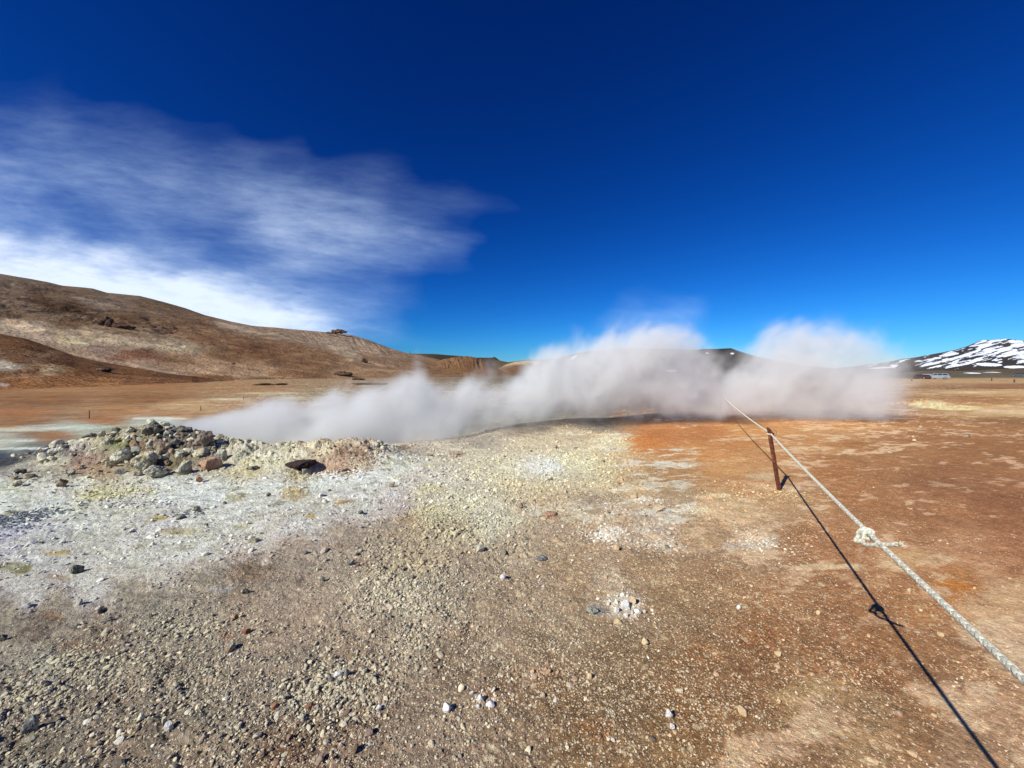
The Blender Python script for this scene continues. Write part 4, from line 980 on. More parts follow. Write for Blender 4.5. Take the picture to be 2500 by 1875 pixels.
def make_clusters():
    r = np.random.RandomState(9)
    CL = [(1480,1305,46,17,260,.010,(226,218,198)),(1525,1482,44,26,240,.0065,(222,210,190)),(1340,1142,34,15,200,.012,(232,230,212)),(1850,1322,44,18,220,.007,(226,216,190)),(1640,1335,44,14,120,.007,(216,206,184)),
          (1715,1248,44,9,140,.008,(222,206,168)),(1765,1212,36,8,110,.009,(214,196,156)),(1590,1222,34,7,100,.009,(226,220,204)),(1500,1240,22,18,120,.008,(220,206,190)),(1900,1205,60,14,260,.008,(222,200,150)),(1850,1190,60,10,160,.008,(216,186,140)),
          (1400,1130,40,14,160,.012,(220,212,176)),(1200,1285,60,26,420,.012,(206,200,172)),(1130,1240,50,20,380,.013,(204,196,160)),(1050,1265,50,24,300,.011,(196,188,148)),(1000,1560,60,22,60,.008,(200,184,150)),(1325,1430,34,14,16,.009,(206,196,180)),
          (820,1660,110,60,420,.009,(200,188,158)),(860,1690,90,60,300,.009,(188,176,150)),(940,1440,90,40,360,.010,(206,194,164)),(1010,1470,80,40,320,.010,(198,184,156)),(480,1530,130,34,420,.008,(196,184,152)),(220,1620,140,34,420,.008,(198,188,156)),
          (1200,1700,36,24,26,.008,(220,206,190)),(1310,1650,40,20,60,.009,(196,160,126)),(1300,1200,50,14,160,.010,(206,190,150)),(1560,1330,40,12,60,.009,(206,196,180)),(1330,1200,60,14,150,.010,(206,192,150)),(90,1700,120,60,260,.010,(196,184,154)),
          (900,1105,46,12,160,.018,(150,124,98)),(860,1120,50,14,240,.02,(160,128,102)),(820,1145,44,10,160,.018,(182,148,118)),(60,1262,60,16,260,.022,(120,124,130)),(20,1290,60,14,120,.014,(150,150,156)),(460,1255,40,8,70,.016,(140,140,138)),(300,1230,90,8,90,.012,(150,150,148)),(310,1202,70,12,200,.016,(206,196,140)),(1480,1045,26,7,50,.02,(150,148,136))]
    XX = []; YY = []; SS = []; CC = []
    for px, py, rx, ry, n, s, c in CL:
        x0, y0, _ = ray_ground(px, py, 1, 30)
        kx = rx*y0/F; ky = ry*y0*y0/(F*EYE)
        n = int(n*1.5); e = np.exp(r.randn(n)*.35)
        x = x0+r.randn(n)*kx*.8*e; y = y0+r.randn(n)*ky*.8*e
        kk = fbm(x*3.1, y*3.1, 3, 771) > -.12-.2*r.rand(n); x = x[kk]; y = y[kk]; n = len(x)
        XX.append(x); YY.append(y); SS.append(s*.8*np.exp(r.randn(n)*.55)); CC.append(lin(c)[None]*r.uniform(.78, 1.15, (n, 1)))
    X = np.concatenate(XX); Y = np.concatenate(YY)
    scatter('crust_fragments', 'patches of broken pale crust fragments', MID, X, Y, np.clip(np.concatenate(SS), .003, .018), .6, np.clip(np.concatenate(CC), .01, .84), .3, gm, seed=15)
    # thin pale flakes on the brown soil
    X, Y = sample_field(240000, 1.3, 9, r, .8)
    px, py = measured(X, Y, 0*X); g = ground_lookup(px, py)
    nz = .9*fbm(X*1.1, Y*1.9, 4, 745, .6)+.5*fbm(X*4, Y*6, 3, 747)
    dens = np.clip((g[:, 3]+g[:, 6]*.3)*(nz+.12)*1.3, 0, .9)*(g[:, 1] < .46)
    k = r.rand(len(X)) < dens; X, Y, g = X[k], Y[k], g[k]
    S = np.clip(.0044*np.exp(r.randn(len(X))*.5), .002, .018)
    warm = sstep(1200, 1750, px[k])[:, None]
    c = (lin((224, 208, 172))[None]*(1-warm)+lin((226, 188, 146))[None]*warm)*r.uniform(.7, 1.1, (len(X), 1))
    scatter('crust_flakes', 'thin pale flakes of crust lying on the brown soil', LOW, X, Y, S, .35, np.clip(c, .01, .84), .4, gm, seed=16)
    print('flakes', len(X))

def rock_lo(seed):
    V, Fi = ico(3); r = np.random.RandomState(seed); P = V.copy()
    n = r.randn(10, 3); n /= np.linalg.norm(n, axis=1)[:, None]; off = r.uniform(.5, .9, 10); rad = np.ones(len(P))
    for k in range(10):
        d = P@n[k]; rad = np.minimum(rad, np.where(d > .05, off[k]/np.maximum(d, .05), 9))
    P = V*rad[:, None]; P = P*(1+.34*fbm3(V*2.0+seed, 5, 3, .62)[:, None])
    return P/np.abs(P).max(), Fi
RUBM, rnt, rb = new_mat('rubble_rock')
rc = N(rnt, 'ShaderNodeAttribute', attribute_name='albedo').outputs['Color']
rn = noise(rnt, geo_pos(rnt), 24, 6, .65); rn2 = noise(rnt, geo_pos(rnt), 90, 4, .65)
rc = mixc(rnt, 1.0, rc, ramp(rnt, rn, [(.3, .6), (.5, 1.0), (.7, 1.3)]), 'MULTIPLY')
rnt.links.new(rc, rb.inputs['Base Color']); bump(rnt, mth(rnt, 'ADD', rn, mth(rnt, 'MULTIPLY', rn2, .3)), 1, .025, rb)
make_gravel(); make_clusters(); print('T gravel', time.time()-T0)

# ------------------------------------------------------------------ lava outcrops on the hills
def outcrop(px, pb, w, h, dist, seed, label, n=5, thin=1.0):
    r = np.random.RandomState(seed)
    root_parts = []
    V = []; Fs = []; off = 0
    mpp = dist/F
    for i in range(n):
        P, Fi = rock_shape(seed*31+i, 9, .3, 1)
        f = (i+.5)/n-.5
        hx = w*mpp*(.9/n+.12)*r.uniform(.8, 1.3); hz = h*mpp*.9*r.uniform(.6, 1.1)*(1-abs(f)*.7)
        P = P*np.array([hx, hx*.7*thin, hz])+np.array([f*w*mpp, r.uniform(-.1, .1)*w*mpp, hz*.5])
        V.append(P); Fs.append(Fi+off); off += len(P)
    o = mesh_np('rock_outcrop', np.concatenate(V), np.concatenate(Fs).ravel(), 3, RM['lava'], True)
    x, y, z = at(px, pb, dist); o.location = (x, y, z); o.rotation_euler = (0, 0, -math.atan2(x, y)*.3)
    tag(o, label, 'rock outcrop')
    return o

def hill_hit(px, py):
    """distance at which the line of sight meets the hills already built"""
    dg = bpy.context.evaluated_depsgraph_get()
    u, w = uw(px, py)
    v = Vector((float(u), 1.0, float(w))).normalized()
    hit, loc, nrm, idx, ob, mtx = sc.ray_cast(dg, Vector((0, 0, EYE))+v*60, v)
    return loc.y if hit else 400.0
bpy.context.view_layer.update()
OC = [
 (262,797,38,20,3,'dark lava block jutting from the left ridge with a black shadow',4),
 (303,801,34,9,5,'lower dark rock strip right of the lava block on the left ridge',4),
 (828,812,28,8,7,'craggy little outcrop crowning the skyline of the ridge',5),
 (808,814,14,4,8,'low dark rock just left of the crowning outcrop',3),
 (889,884,14,9,11,'narrow dark outcrop on the lower slope of the far shoulder',3),
 (838,916,36,8,13,'broken dark crag on the flat below the far shoulder',5),
 (252,906,20,8,19,'small dark rocks on the brown foothill',3),
 (875,927,20,5,27,'small dark ledge right of the broken crag',3),
 (570,889,5,4,29,'tiny lone boulder in the middle of the brown slope',2),
]
for px, pb, w, h, sd, lab, n in OC:
    d = hill_hit(px, min(pb+1, 936)) if px not in (828, 808) else hill_hit(px, pb+6)
    outcrop(px, pb, w, h, d, sd, lab, n)
for px, pb, w, h, sd, lab, n in [(655,940,60,5,21,'thin black lava ledge on the plain left of the crag',6), (752,947,46,6,23,'black lava ledge above the left steam',5), (905,938,60,4,25,'thin black lava ledge on the plain right of the crag',5)]:
    outcrop(px, pb, w, h, 110, sd, lab, n)

# ------------------------------------------------------------------ post and rope
rust = rock_material('rusty_iron', (112,62,40), (76,42,28), (140,88,60), 40, .003, .3)
iron = plain_material('rusty_wire', (110,72,46), .7, .3, 0, .3, 200)
SUNV = Vector((-.97, -.92, 1.0)).normalized()

base = Vector(ray_ground(1902, 1197))
top = Vector(at(1877, 1045, base.y-.02))
def make_post(base, top, label):
    r = empty('rope_post', base)
    ax = (top-base); L = ax.length; axn = ax.normalized()
    # angle iron: an L section with torn top edge
    s = Vector((1, .25, 0)).normalized(); s = (s-axn*s.dot(axn)).normalized(); t = axn.cross(s).normalized()
    V = []; Fc = []; a, th = .036, .006
    sec = [(-a/2, -a/2), (a/2, -a/2), (a/2, -a/2+th), (-a/2+th, -a/2+th), (-a/2+th, a/2), (-a/2, a/2)]
    m = 16
    for i in range(m+1):
        f = -.12+(1.12)*i/m
        for k, (p, q) in enumerate(sec):
            jag = 0
            if i == m: jag = (.012, -.03, -.035, 0, .006, .016)[k]
            w = 1+.03*math.sin(i*2.1+k)
            V.append(axn*(L*f+jag)+s*p*w+t*q*w)
    n = len(sec)
    for i in range(m):
        for k in range(n): Fc.append((i*n+k, i*n+(k+1) % n, (i+1)*n+(k+1) % n, (i+1)*n+k))
    Fc.append(tuple(range(m*n, m*n+n))); Fc.append(tuple(range(n-1, -1, -1)))
    py_mesh('post_shaft', V, Fc, rust, r)
    # jagged tab that holds the rope
    hz = L*.90
    tabp = [(0, -.03), (.018, -.028), (.034, -.03), (.030, -.012), (.046, .008), (.034, .012), (.024, .004), (.014, .03), (0, .034)]
    V = []; 
    for dd in (-.004, .004):
        for p, q in tabp: V.append(axn*(hz+q)+s*(p+a/2-.004)+t*(dd-a/2))
    k = len(tabp); Fc = [tuple(range(k)), tuple(range(2*k-1, k-1, -1))]+[(i, (i+1) % k, (i+1) % k+k, i+k) for i in range(k)]
    py_mesh('rope_hook', V, Fc, rust, r)
    c = axn*(hz+.004)+s*(a/2+.056)
    ring = [c+(s*math.cos(q)+axn*math.sin(q))*.040+t*.004*math.sin(q*2) for q in np.linspace(0, 2*math.pi, 40)[:-1]]
    v, f = tube(ring, .0028, 6, True); py_mesh('wire_ring', v, f, iron, r, True)
    tag(r, label, 'post')
    return r, base+axn*hz+s*(a*.5)
post, hang = make_post(base, top, 'leaning rusty iron post with a wire ring, holding the rope in front of the steam')

# far post inside the steam
fx, fy, fz = ray_ground(1758, 1024, 5, 30)
fy = 14.2; fx = .405*1.38*fy*.98; fz = float(terrain(np.array([fx]), np.array([fy]))[0])
far_base = Vector((fx, fy, fz)); 
# rope: from behind the right of the camera to the post, then on into the steam
knot = Vector(at(2122, 1303, 1.80))
near = Vector(at(2500, 1655, .886))
dirn = (near-knot).normalized()
behind = near+dirn*2.0
far_top = Vector(at(1764, 966, 12.9))
far_end = hang+(far_top-hang)*1.10
fb = Vector((far_end.x+.05, far_end.y, float(terrain(np.array([far_end.x]), np.array([far_end.y]))[0])))
make_post(fb, far_end+Vector((-.02, 0, .05)), 'second rusty rope post hidden in the thick steam')
def seg(a, b, n, sag):
    return [a.lerp(b, i/n)-Vector((0, 0, sag*4*(i/n)*(1-i/n))) for i in range(n)]
path = seg(behind, knot, 260, .004)+seg(knot, hang, 300, .012)+seg(hang, far_end, 160, .05)+[far_end]

rm, rnt2, rb2 = new_mat('weathered_rope')
rn_ = noise(rnt2, geo_pos(rnt2), 300, 4, .7); rn3 = noise(rnt2, geo_pos(rnt2), 30, 4, .6)
rcol = mixc(rnt2, ramp(rnt2, rn3, [(.4, 0.0), (.65, 1.0)]), tuple(lin((246, 238, 212))), tuple(lin((222, 214, 192))))
rcol = mixc(rnt2, 1.0, rcol, ramp(rnt2, rn_, [(.3, .7), (.7, 1.15)]), 'MULTIPLY')
rcol = mixc(rnt2, mth(rnt2, 'MULTIPLY', N(rnt2, 'ShaderNodeAttribute', attribute_name='tint').outputs['Fac'], .6), rcol, tuple(lin((166, 164, 152))))
rnt2.links.new(rcol, rb2.inputs['Base Color']); bump(rnt2, rn_, 1, .003, rb2)
rb2.inputs['Roughness'].default_value = .9

def strands(path, R, rs, nst, pitch, nside=7, counter=True):
    """braided rope: half of the strands wind one way, half the other"""
    P = [Vector(p) for p in path]
    # arc length
    Ls = [0]
    for i in range(1, len(P)): Ls.append(Ls[-1]+(P[i]-P[i-1]).length)
    tot = Ls[-1]; step = pitch/14; ns = int(tot/step)
    out = []
    arr = np.array([p[:] for p in P]); Ls = np.array(Ls)
    s = np.linspace(0, tot, ns)
    C = np.stack([np.interp(s, Ls, arr[:, k]) for k in range(3)], 1)
    T = np.gradient(C, axis=0); T /= np.linalg.norm(T, axis=1)[:, None]
    upv = np.array([0, 0, 1.0]); S = np.cross(T, upv); S /= np.linalg.norm(S, axis=1)[:, None]; U = np.cross(S, T)
    for k in range(nst):
        sg = 1 if (k % 2 == 0 or not counter) else -1
        ph = 2*math.pi*k/nst+sg*2*math.pi*s/pitch
        rad = R*(1+(.10*np.sin(ph*2+k) if counter else 0))
        Q = C+S*(np.cos(ph)*rad)[:, None]+U*(np.sin(ph)*rad)[:, None]
        TT = np.gradient(Q, axis=0); TT /= np.linalg.norm(TT, axis=1)[:, None]
        N1 = (Q-C); N1 /= np.linalg.norm(N1, axis=1)[:, None]; N2 = np.cross(TT, N1)
        aa = np.linspace(0, 2*np.pi, nside, endpoint=False)
        V = Q[:, None]+rs*(np.cos(aa)[None, :, None]*N1[:, None]*.8+np.sin(aa)[None, :, None]*N2[:, None]*1.15)
        out.append((V.reshape(-1, 3), len(s)))
    return out
def rope_mesh(name, path, R, rs, nst, pitch, parent=None, counter=True):
    o_ = strands(path, R, rs, nst, pitch, 7, counter); V = []; Fs = []; off = 0
    for v, n in o_:
        V.append(v); Fs.append(grid_faces(n, 7, True)+off); off += len(v)
    tint = np.concatenate([np.full(len(v), (k//2) % 2, F32) for k, (v, n) in enumerate(o_)])
    return mesh_np(name, np.concatenate(V), np.concatenate(Fs), 4, rm, True, attrs={'tint': tint}, parent=parent)
rope_root = empty('rope', path[0])
def loc(ps): return [Vector(p)-Vector(path[0]) for p in ps]
rope_mesh('rope_line', loc(path), .0072, .0042, 8, .075, rope_root)

# the knot: a bulky figure of wrapped turns with an open loop and a tail
ax = (near-knot).normalized(); sd = ax.cross(Vector((0, 0, 1))).normalized(); upk = sd.cross(ax).normalized()
toc = (Vector((0, 0, EYE))-knot).normalized()
e2 = (toc-ax*toc.dot(ax)).normalized()          # towards the viewer
e1 = ax.cross(e2).normalized()                   # across, in view
if e1.z > 0: e1 = -e1                            # e1 points down/left in the picture
def kp(a, b, c): return knot+ax*a+e1*b+e2*c
wraps = []
for i in range(80):
    t = i/79; q = t*2*math.pi*2.4
    wraps.append(kp(-.040+.062*t, .006+.018*math.cos(q), .018*math.sin(q)))
rope_mesh('knot', loc(wraps), .0058, .0038, 8, .05, rope_root)
hug = []
for i in range(50):
    t = i/49; q = -.6+t*4.6
    hug.append(kp(-.034+.040*t, .012+.030*math.cos(q)*(.8+.2*t), .016*math.sin(q)+.006))
rope_mesh('knot_turn', loc(hug), .0058, .0038, 8, .05, rope_root)
lp = []
for i in range(60):                               # the drooping loop under the line
    t = i/59; a_ = math.sin(t*math.pi)
    lp.append(kp(-.005+.150*t, .010+.046*a_*(1-.35*t), .004))
rope_mesh('knot_loop', loc(lp), .0058, .0038, 8, .05, rope_root)
lp2 = [kp(-.012+.062*t, .036+.030*math.sin(t*math.pi), .01) for t in np.linspace(0, 1, 30)]
rope_mesh('knot_bight', loc(lp2), .0058, .0038, 8, .05, rope_root)
tl = [kp(.135+.105*t, .006-.052*t**1.4, .006+.004*t) for t in np.linspace(0, 1, 30)]
rope_mesh('rope_tail', loc(tl), .0058, .0038, 8, .05, rope_root)
fr = []
rr_ = random.Random(5)
for i in range(26):                               # frayed fibres at the end of the tail
    a0 = Vector(tl[-1]); d_ = (ax*.8-e1*.75+Vector((rr_.uniform(-.5, .5), rr_.uniform(-.5, .5), rr_.uniform(-.45, .45)))).normalized()
    L_ = rr_.uniform(.015, .035); pts = [a0-d_*.006, a0+d_*L_*.5, a0+d_*L_+Vector((0, 0, -.003))]
    fr.append(tube([p-Vector(path[0]) for p in pts], [.0016, .0013, .0006], 5))
v, f = join(fr); py_mesh('frayed_end', v, f, rm, rope_root, True)
wisp = [kp(-.04-.045*t, .022+.02*t+.004*math.sin(t*7), 0) for t in np.linspace(0, 1, 14)]
v, f = tube([p-Vector(path[0]) for p in wisp], .0007, 5); py_mesh('loose_thread', v, f, iron, rope_root, True)
# the turn of rope round the post
tw = []
for i in range(60):
    q = i/59*2*math.pi*1.15; tw.append(hang+Vector((-.018+.026*math.cos(q), .026*math.sin(q), .006*math.sin(q*.5)-.005)))
rope_mesh('post_hitch', loc(tw), .005, .0042, 6, .05, rope_root)
tag(rope_root, 'long white braided rope with a knot and frayed tail, stretched from the rusty post', 'rope')

# ------------------------------------------------------------------ stakes on the plain, mast on the ridge
wood = plain_material('stake_wood', (96,70,50), .9, .1, 0, .3, 20)
def stake(px, pb, hpx, d, label, wd=.05, name='stake', cat='stake'):
    x, y, z = at(px, pb, d); h = hpx*d/F
    r = np.random.RandomState(int(px)); n = 8; V = []; Fc = []
    for i in range(5):
        f = -.12+1.12*i/4
        for k in range(n):
            a = 2*math.pi*k/n; w = wd*(1-.15*f)*(1+.08*r.randn())
            V.append((w*math.cos(a)+.02*h*f, w*math.sin(a), h*f))
    for i in range(4):
        for k in range(n): Fc.append((i*n+k, i*n+(k+1) % n, (i+1)*n+(k+1) % n, (i+1)*n+k))
    Fc.append(tuple(range(4*n, 5*n)))
    o = py_mesh(name, V, Fc, wood); o.location = (x, y, z); tag(o, label, cat)
    return o
def ground_d(px, py): return ray_ground(px, py, 10, 400)[1]
GR = 'thin stakes standing on the plains'
for px, pb, hp, wd, lab in [
  (218,1022,21,.03,'thin dark stake on the orange plain behind the rock pile'),
  (490,1003,11,.03,'thin stake at the upper left edge of the steam'),
  (595,977,10,.03,'far thin stake above the left steam'),
  (2421,930,8,.09,'first short stake on the far right plain, nearer the cars'),
  (2476,934,8,.10,'short dark stake on the far plain close to the right edge'),
  (2226,931,6,.08,'tiny stake left of the parked cars'),
 ]:
    tag(stake(px, pb, hp, ground_d(px, pb), lab, wd), None, None, GR)
stake(1001,866,9, hill_hit(1001, 873), 'thin mast standing on the skyline of the ridge', .35, 'mast', 'mast')

# ------------------------------------------------------------------ cars
glass = plain_material('car_glass', (40,48,58), .15, .5, 0, .05, 1)
tyre_m = plain_material('tyre_rubber', (24,24,25), .9, .2, 0, .1, 5)
rim_m = plain_material('wheel_rim', (150,152,156), .4, .5, .6, .05, 5)
lampm = plain_material('headlight_lens', (225,228,230), .2, .6, 0, .05, 5)
tailm = plain_material('tail_light_lens', (140,20,18), .3, .5, 0, .05, 5)
def car(x, y, z, rz, L, Wd, Hh, paint, label, cat='car', name='parked_car'):
    r = empty(name, (x, y, z), rz)
    gc_ = .22
    # lower body profile (x forward), then cabin
    body = [(-L*.5, .45), (-L*.49, .80), (-L*.44, Hh*.60), (-L*.1, Hh*.62), (L*.18, Hh*.60), (L*.38, Hh*.52), (L*.48, Hh*.42), (L*.5, .40), (L*.47, gc_), (-L*.47, gc_)]
    def loft(prof, w0, bulge):
        V = []; n = len(prof)
        for s_, k in ((-1, .94), (-1, 1.0), (1, 1.0), (1, .94)):
            for (a, b) in prof:
                if k < 1: V.append((a*.985, s_*w0*.5, b*.98+.01))
                else: V.append((a, s_*w0*.5*.93, b))
        Fc = [tuple(range(n-1, -1, -1)), tuple(range(3*n, 4*n))]
        for j in range(3):
            for i in range(n): Fc.append((j*n+i, j*n+(i+1) % n, (j+1)*n+(i+1) % n, (j+1)*n+i))
        return V, Fc
    bm_V = []; bm_F = []
    n = len(body)
    for s_, ww in ((-1, .5), (-1, .46), (1, .46), (1, .5)):
        pass
    def strip(prof, ws):
        V = []; Fc = []; n = len(prof)
        for (yy, k) in ws:
            cx = sum(p[0] for p in prof)/n; cz = sum(p[1] for p in prof)/n
            for (a, b) in prof: V.append((cx+(a-cx)*k, yy, cz+(b-cz)*k))
        m = len(ws)
        for j in range(m-1):
            for i in range(n): Fc.append((j*n+i, (j+1)*n+i, (j+1)*n+(i+1) % n, j*n+(i+1) % n))
        Fc.append(tuple(range(n))); Fc.append(tuple(range(m*n-1, (m-1)*n-1, -1)))
        return V, Fc
    v1 = strip(body, [(-Wd*.5, .93), (-Wd*.46, 1), (Wd*.46, 1), (Wd*.5, .93)])
    roof = [(-L*.46, Hh*.60), (-L*.40, Hh*.95), (-L*.30, Hh), (L*.06, Hh*.99), (L*.13, Hh*.95), (L*.27, Hh*.58)]
    v2 = strip(roof, [(-Wd*.43, .96), (-Wd*.38, 1), (Wd*.38, 1), (Wd*.43, .96)])
    py_mesh('body', *join([v1, v2]), paint, r)
    # windows: side bands and windscreen, proud of the cabin
    for s_ in (-1, 1):
        yy = s_*(Wd*.43+.004)
        for q in ([(-L*.415, Hh*.66), (-L*.36, Hh*.90), (-L*.21, Hh*.93), (-L*.21, Hh*.66)], [(-L*.19, Hh*.66), (-L*.19, Hh*.93), (-L*.02, Hh*.93), (-L*.02, Hh*.66)], [(0, Hh*.66), (0, Hh*.93), (L*.07, Hh*.92), (L*.2, Hh*.66)]):
            V = [(a, yy, b) for a, b in q]+[(a, yy-s_*.03, b) for a, b in q]
            py_mesh('side_window', V, [(0, 1, 2, 3), (7, 6, 5, 4), (0, 4, 5, 1), (1, 5, 6, 2), (2, 6, 7, 3), (3, 7, 4, 0)], glass, r)
    q = [(L*.255, -Wd*.36, Hh*.64), (L*.255, Wd*.36, Hh*.64), (L*.15, Wd*.34, Hh*.92), (L*.15, -Wd*.34, Hh*.92)]
    V = [(a+.03, b, c+.02) for a, b, c in q]+[(a-.02, b, c-.02) for a, b, c in q]
    py_mesh('windscreen', V, [(0, 1, 2, 3), (7, 6, 5, 4), (0, 4, 5, 1), (1, 5, 6, 2), (2, 6, 7, 3), (3, 7, 4, 0)], glass, r)
    for wx in (-L*.31, L*.32):
        for s_ in (-1, 1):
            V = []; Fc = []; nn = 20
            prof = [(.0, .20), (.33, .2), (.335, .16), (.335, .04), (.31, .0), (.0, .0)]
            for k in range(nn):
                a = 2*math.pi*k/nn
                for rr2, dy in ((.22, 0), (.31, -.01), (.335, .03), (.335, .18), (.30, .21)):
                    V.append((wx+rr2*math.cos(a), s_*(Wd*.5+.012-dy), .335+rr2*math.sin(a)))
            for k in range(nn):
                for j in range(4): Fc.append((k*5+j, ((k+1) % nn)*5+j, ((k+1) % nn)*5+j+1, k*5+j+1))
            w = py_mesh('wheel', V, Fc, tyre_m, r, True)
            V = [(wx, s_*(Wd*.5-.0), .335)]+[(wx+.22*math.cos(2*math.pi*k/nn), s_*(Wd*.5+.008), .335+.22*math.sin(2*math.pi*k/nn)) for k in range(nn)]
            py_mesh('rim', V, [(0, k+1, (k+1) % nn+1) for k in range(nn)], rim_m, w)
    for s_ in (-1, 1):
        for nm, xx, zz, mm in (('headlight', L*.475, Hh*.43, lampm), ('tail_light', -L*.485, Hh*.52, tailm)):
            a, b, c = .06, .16, .08
            V = [(xx+i*a, s_*Wd*.36+j*b, zz+k*c) for i in (-1, 1) for j in (-1, 1) for k in (-1, 1)]
            o = py_mesh(nm, V, [(0, 1, 3, 2), (4, 6, 7, 5), (0, 4, 5, 1), (2, 3, 7, 6), (0, 2, 6, 4), (1, 5, 7, 3)], mm, r)
            bv = o.modifiers.new('b', 'BEVEL'); bv.width = .02; bv.segments = 2
    tag(r, label, cat, 'cars parked on the far right')
    return r
silver = plain_material('silver_paint', (150,154,160), .3, .5, .3, .03, 3)
darkp = plain_material('dark_red_paint', (70,36,32), .4, .5, 0, .05, 3)
whitep = plain_material('white_paint', (226,228,232), .4, .5, 0, .03, 3)
greyp = plain_material('dark_grey_paint', (70,72,74), .5, .4, 0, .05, 3)
cars = [(2286,928,100,silver,4.7,1.85,1.55,math.radians(180+10),'silver estate car parked side on below the snowy mountain'),
        (2262,927.5,103,whitep,4.0,1.75,1.3,math.radians(180-28),'white car half hidden behind the front of the silver estate'),
        (2246,927.5,101,darkp,3.8,1.7,1.25,math.radians(180-20),'dark red car at the left end of the parked row'),
        (2488,918.5,170,greyp,4.6,1.9,1.9,math.radians(170),'dark vehicle parked far off at the right edge of the moor')]
for px, pb, d, m, L_, W_, H_, rz, lab in cars:
    x, y, z = at(px, pb, d); zz = float(terrain(np.array([x]), np.array([y]))[0])
    car(x, y, zz, rz-.90, L_, W_, H_, m, lab)

# snow patches lying on the moor
snowm = plain_material('old_snow', (236,240,246), .7, .2, 0, .04, .5)
for px, py, w, h, lab in ((2384,911.5,28,6,'larger white snow patch on the moor behind the cars'), (2434,909.5,18,3.5,'smaller white snow patch on the moor near the right edge')):
    d = hill_hit(px, py); x, y, z = at(px, py, d); k = d/F
    V, Fi = ICO5; P = V*np.array([w*.5*k, 8, h*.5*k]); P[:, 2] *= (1+.5*fbm3(V*2+px, 3, 1)); P[:, 0] *= (1+.15*fbm3(V*1.5+py, 2, 2))
    o = mesh_np('snow_patch', P, Fi.ravel(), 3, snowm, True); o.location = (x, y+4, z-h*.2*k); tag(o, lab, 'snow patch')

